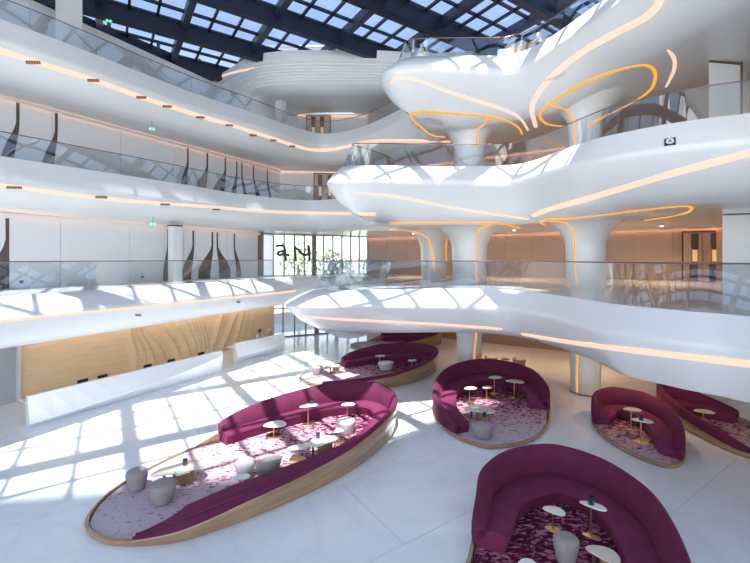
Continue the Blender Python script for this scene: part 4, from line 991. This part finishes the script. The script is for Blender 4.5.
# tan chairs behind the round pod
for px, py, rz, lab in ((491, 357, 2.6, 'tan leather tub chair behind the round pod, nearer the column'), (519, 359, 2.2, 'tan leather tub chair behind the round pod, farther from the column')):
    p = U(px, py, .72); p.y += .0
    r = empty('tub_chair', (p.x, p.y, 0), rz); tag(r, lab, 'chair', 'tan tub chairs behind the round pod')
    n = 14; V = []
    for i in range(n + 1):
        a = math.pi * (-.15 + 1.3 * i / n)
        for rad, z in ((.27, .30), (.33, .74), (.27, .74), (.22, .34)): V.append((rad * math.cos(a), rad * math.sin(a), z))
    Fc = [(4 * i + j, 4 * i + (j + 1) % 4, 4 * i + 4 + (j + 1) % 4, 4 * i + 4 + j) for i in range(n) for j in range(4)] + [(0, 1, 2, 3), (4 * n + 3, 4 * n + 2, 4 * n + 1, 4 * n)]
    put('backrest', mesh('backrest', V, Fc, True), M['tanleather'], r)
    v, f = lathe_vf([(.24, .30), (.27, .34), (.27, .42), (.22, .45)], 20); put('seat', mesh('seat', v, f, True), M['tanleather'], r)
    for i in range(4):
        a = math.pi / 4 + i * math.pi / 2; v, f = tube_vf([(.24 * math.cos(a), .24 * math.sin(a), 0), (.19 * math.cos(a), .19 * math.sin(a), .32)], .016, 8); put('leg', mesh('leg', v, f), M['vent'], r)
cq = U(505, 358.5, .70); r = empty('pedestal_table', (cq.x, cq.y, 0)); tag(r, 'small dark topped table between the two tan chairs', 'table')
v, f = slab_vf(blob(.2, .2, 0), .66, .69); put('table_top', mesh('table_top', v, f), M['vent'], r); v, f = lathe_vf([(.02, 0), (.02, .66)], 10); put('stem', mesh('stem', v, f), M['gold'], r); v, f = lathe_vf([(.16, 0), (.15, .02)], 20); put('base', mesh('base', v, f), M['gold'], r)

# ------------------------------------------------------------------ people
def person(loc, rz, label, h, top, bottom, hair, lean=0.0, scarf=False, sit=False):
    r = empty('person', loc, rz); tag(r, label, 'person')
    s = h / 1.72
    J = {'pel': (0, 0, .95), 'wai': (0, .0, 1.1), 'che': (0, .02 + lean * .6, 1.32), 'nec': (0, .03 + lean, 1.46), 'hea': (0, .05 + lean * 1.1, 1.56), 'top': (0, .05 + lean * 1.15, 1.66)}
    E = [('pel', 'wai'), ('wai', 'che'), ('che', 'nec'), ('nec', 'hea'), ('hea', 'top')]
    Rr = {'pel': .15, 'wai': .125, 'che': .15, 'nec': .055, 'hea': .095, 'top': .06}
    for sd, nm in ((-1, 'l'), (1, 'r')):
        J.update({nm + 'sh': (sd * .18, .02 + lean * .8, 1.40), nm + 'el': (sd * .24, .06 + lean, 1.13), nm + 'wr': (sd * .16, .28 + lean, 1.05), nm + 'ha': (sd * .13, .36 + lean, 1.04), nm + 'hi': (sd * .09, 0, .90), nm + 'kn': (sd * .10, .02, .50), nm + 'an': (sd * .10, -.02, .09), nm + 'to': (sd * .11, .14, .03)})
        Rr.update({nm + 'sh': .06, nm + 'el': .045, nm + 'wr': .03, nm + 'ha': .03, nm + 'hi': .09, nm + 'kn': .065, nm + 'an': .042, nm + 'to': .035})
        E += [('che', nm + 'sh'), (nm + 'sh', nm + 'el'), (nm + 'el', nm + 'wr'), (nm + 'wr', nm + 'ha'), ('pel', nm + 'hi'), (nm + 'hi', nm + 'kn'), (nm + 'kn', nm + 'an'), (nm + 'an', nm + 'to')]
        for f_ in range(4):
            k1 = nm + 'f%d' % f_; J[k1] = (sd * (.10 + .02 * f_), .43 + lean, 1.03 - .005 * f_); Rr[k1] = .009; E.append((nm + 'ha', k1))
        k1 = nm + 'th'; J[k1] = (sd * .07, .38 + lean, 1.05); Rr[k1] = .010; E.append((nm + 'wr', k1))
    if sit:
        for k_ in list(J):
            x, y, z = J[k_]
            if k_[1:] == 'kn': J[k_] = (x * 1.3, .40, .52)
            elif k_[1:] == 'an': J[k_] = (x * 1.3, .40, .09)
            elif k_[1:] == 'to': J[k_] = (x * 1.3, .56, .03)
            else: J[k_] = (x, y, z - .38)
    def skin(name, keys, grow, mt, cut=None):
        ks = [k_ for k_ in J if k_ in keys]; ix = {k_: i for i, k_ in enumerate(ks)}
        me = bpy.data.meshes.new(name); me.from_pydata([Vector(J[k_]) * s for k_ in ks], [(ix[a], ix[b]) for a, b in E if a in ix and b in ix], [])
        o = put(name, me, mt, r); md = o.modifiers.new('skin', 'SKIN')
        sv = me.skin_vertices[0].data
        for k_ in ks: rr = (Rr[k_] + grow) * s; sv[ix[k_]].radius = (rr, rr * (.75 if k_ in ('pel', 'wai', 'che') else 1)); sv[ix[k_]].use_root = (k_ == ks[0])
        sb = o.modifiers.new('sub', 'SUBSURF'); sb.levels = 2; sb.render_levels = 2
        return o
    skin('body', set(J), 0, M['skin'])
    skin('top_clothing', {'wai', 'che', 'pel', 'lsh', 'rsh', 'lel', 'rel', 'lwr', 'rwr'}, .014, top)
    skin('trousers', {'pel', 'lhi', 'rhi', 'lkn', 'rkn', 'lan', 'ran'}, .014, bottom)
    hd = Vector(J['hea']) * s; V, Fc = [], []
    n, m = 14, 8
    for j in range(m + 1):
        el = -.9 + 2.47 * j / m
        for i in range(n):
            a = 2 * math.pi * i / n; front = max(0, math.sin(a)); lo = -.9 if front < .45 else .35
            e2 = max(el, lo); V.append((hd.x + .118 * s * math.cos(e2) * math.cos(a), hd.y - .01 + .128 * s * math.cos(e2) * math.sin(a), hd.z + .03 + .135 * s * math.sin(e2)))
    for j in range(m):
        for i in range(n): Fc.append((j * n + i, j * n + (i + 1) % n, (j + 1) * n + (i + 1) % n, (j + 1) * n + i))
    put('headscarf' if scarf else 'hair', mesh('hair', V, Fc, True), hair, r)
    # face: nose, eyes, mouth
    v, f = join([lathe_vf([(.016 * s, hd.z - .03 * s), (.006 * s, hd.z + .02 * s)], 8, 1, 1, 0, hd.y + .093 * s), box_vf(0, hd.y + .086 * s, hd.z - .055 * s, .045 * s, .012, .010 * s), box_vf(-.033 * s, hd.y + .086 * s, hd.z + .02 * s, .02 * s, .01, .01 * s), box_vf(.033 * s, hd.y + .086 * s, hd.z + .02 * s, .02 * s, .01, .01 * s)])
    put('face', mesh('face', v, f), M['skin'], r)
    return r
for (px, py, zt), lab, tp_, hr, sc, sl in (((259, 329.5, 1.30), 'person with dark hair and white shirt seated behind the shorter desk', M['shirt'], M['hairb'], False, 'grey office stool under the person in the white shirt'), ((269, 328.5, 1.30), 'person in beige headscarf and top seated behind the shorter desk', M['scarf'], M['scarf'], True, 'grey office stool under the person in the headscarf')):
    q = U(px, py, zt); rz = math.radians(-122)
    person((q.x, q.y, 0), rz, lab, 1.70, tp_, M['navy'], hr, .04, sc, True)
    r = empty('office_stool', (q.x, q.y, 0), rz); tag(r, sl, 'stool', 'office stools behind the reception desk')
    v, f = lathe_vf([(.20, .36), (.22, .38), (.22, .42), (.19, .44)], 20); put('seat', mesh('seat', v, f, True), M['grey_cloth'], r)
    v, f = lathe_vf([(.03, .04), (.03, .37)], 12); put('stem', mesh('stem', v, f), M['steel2'], r)
    v, f = lathe_vf([(.24, 0), (.24, .02), (.04, .05)], 20); put('base', mesh('base', v, f), M['steel2'], r)
pc = D(540, 28, 18.3); person((pc.x, 18.3, F3), math.radians(70), 'person in white shirt and dark trousers at the uppermost balustrade', 1.75, M['shirt'], M['navy'], M['hairb'], .08)
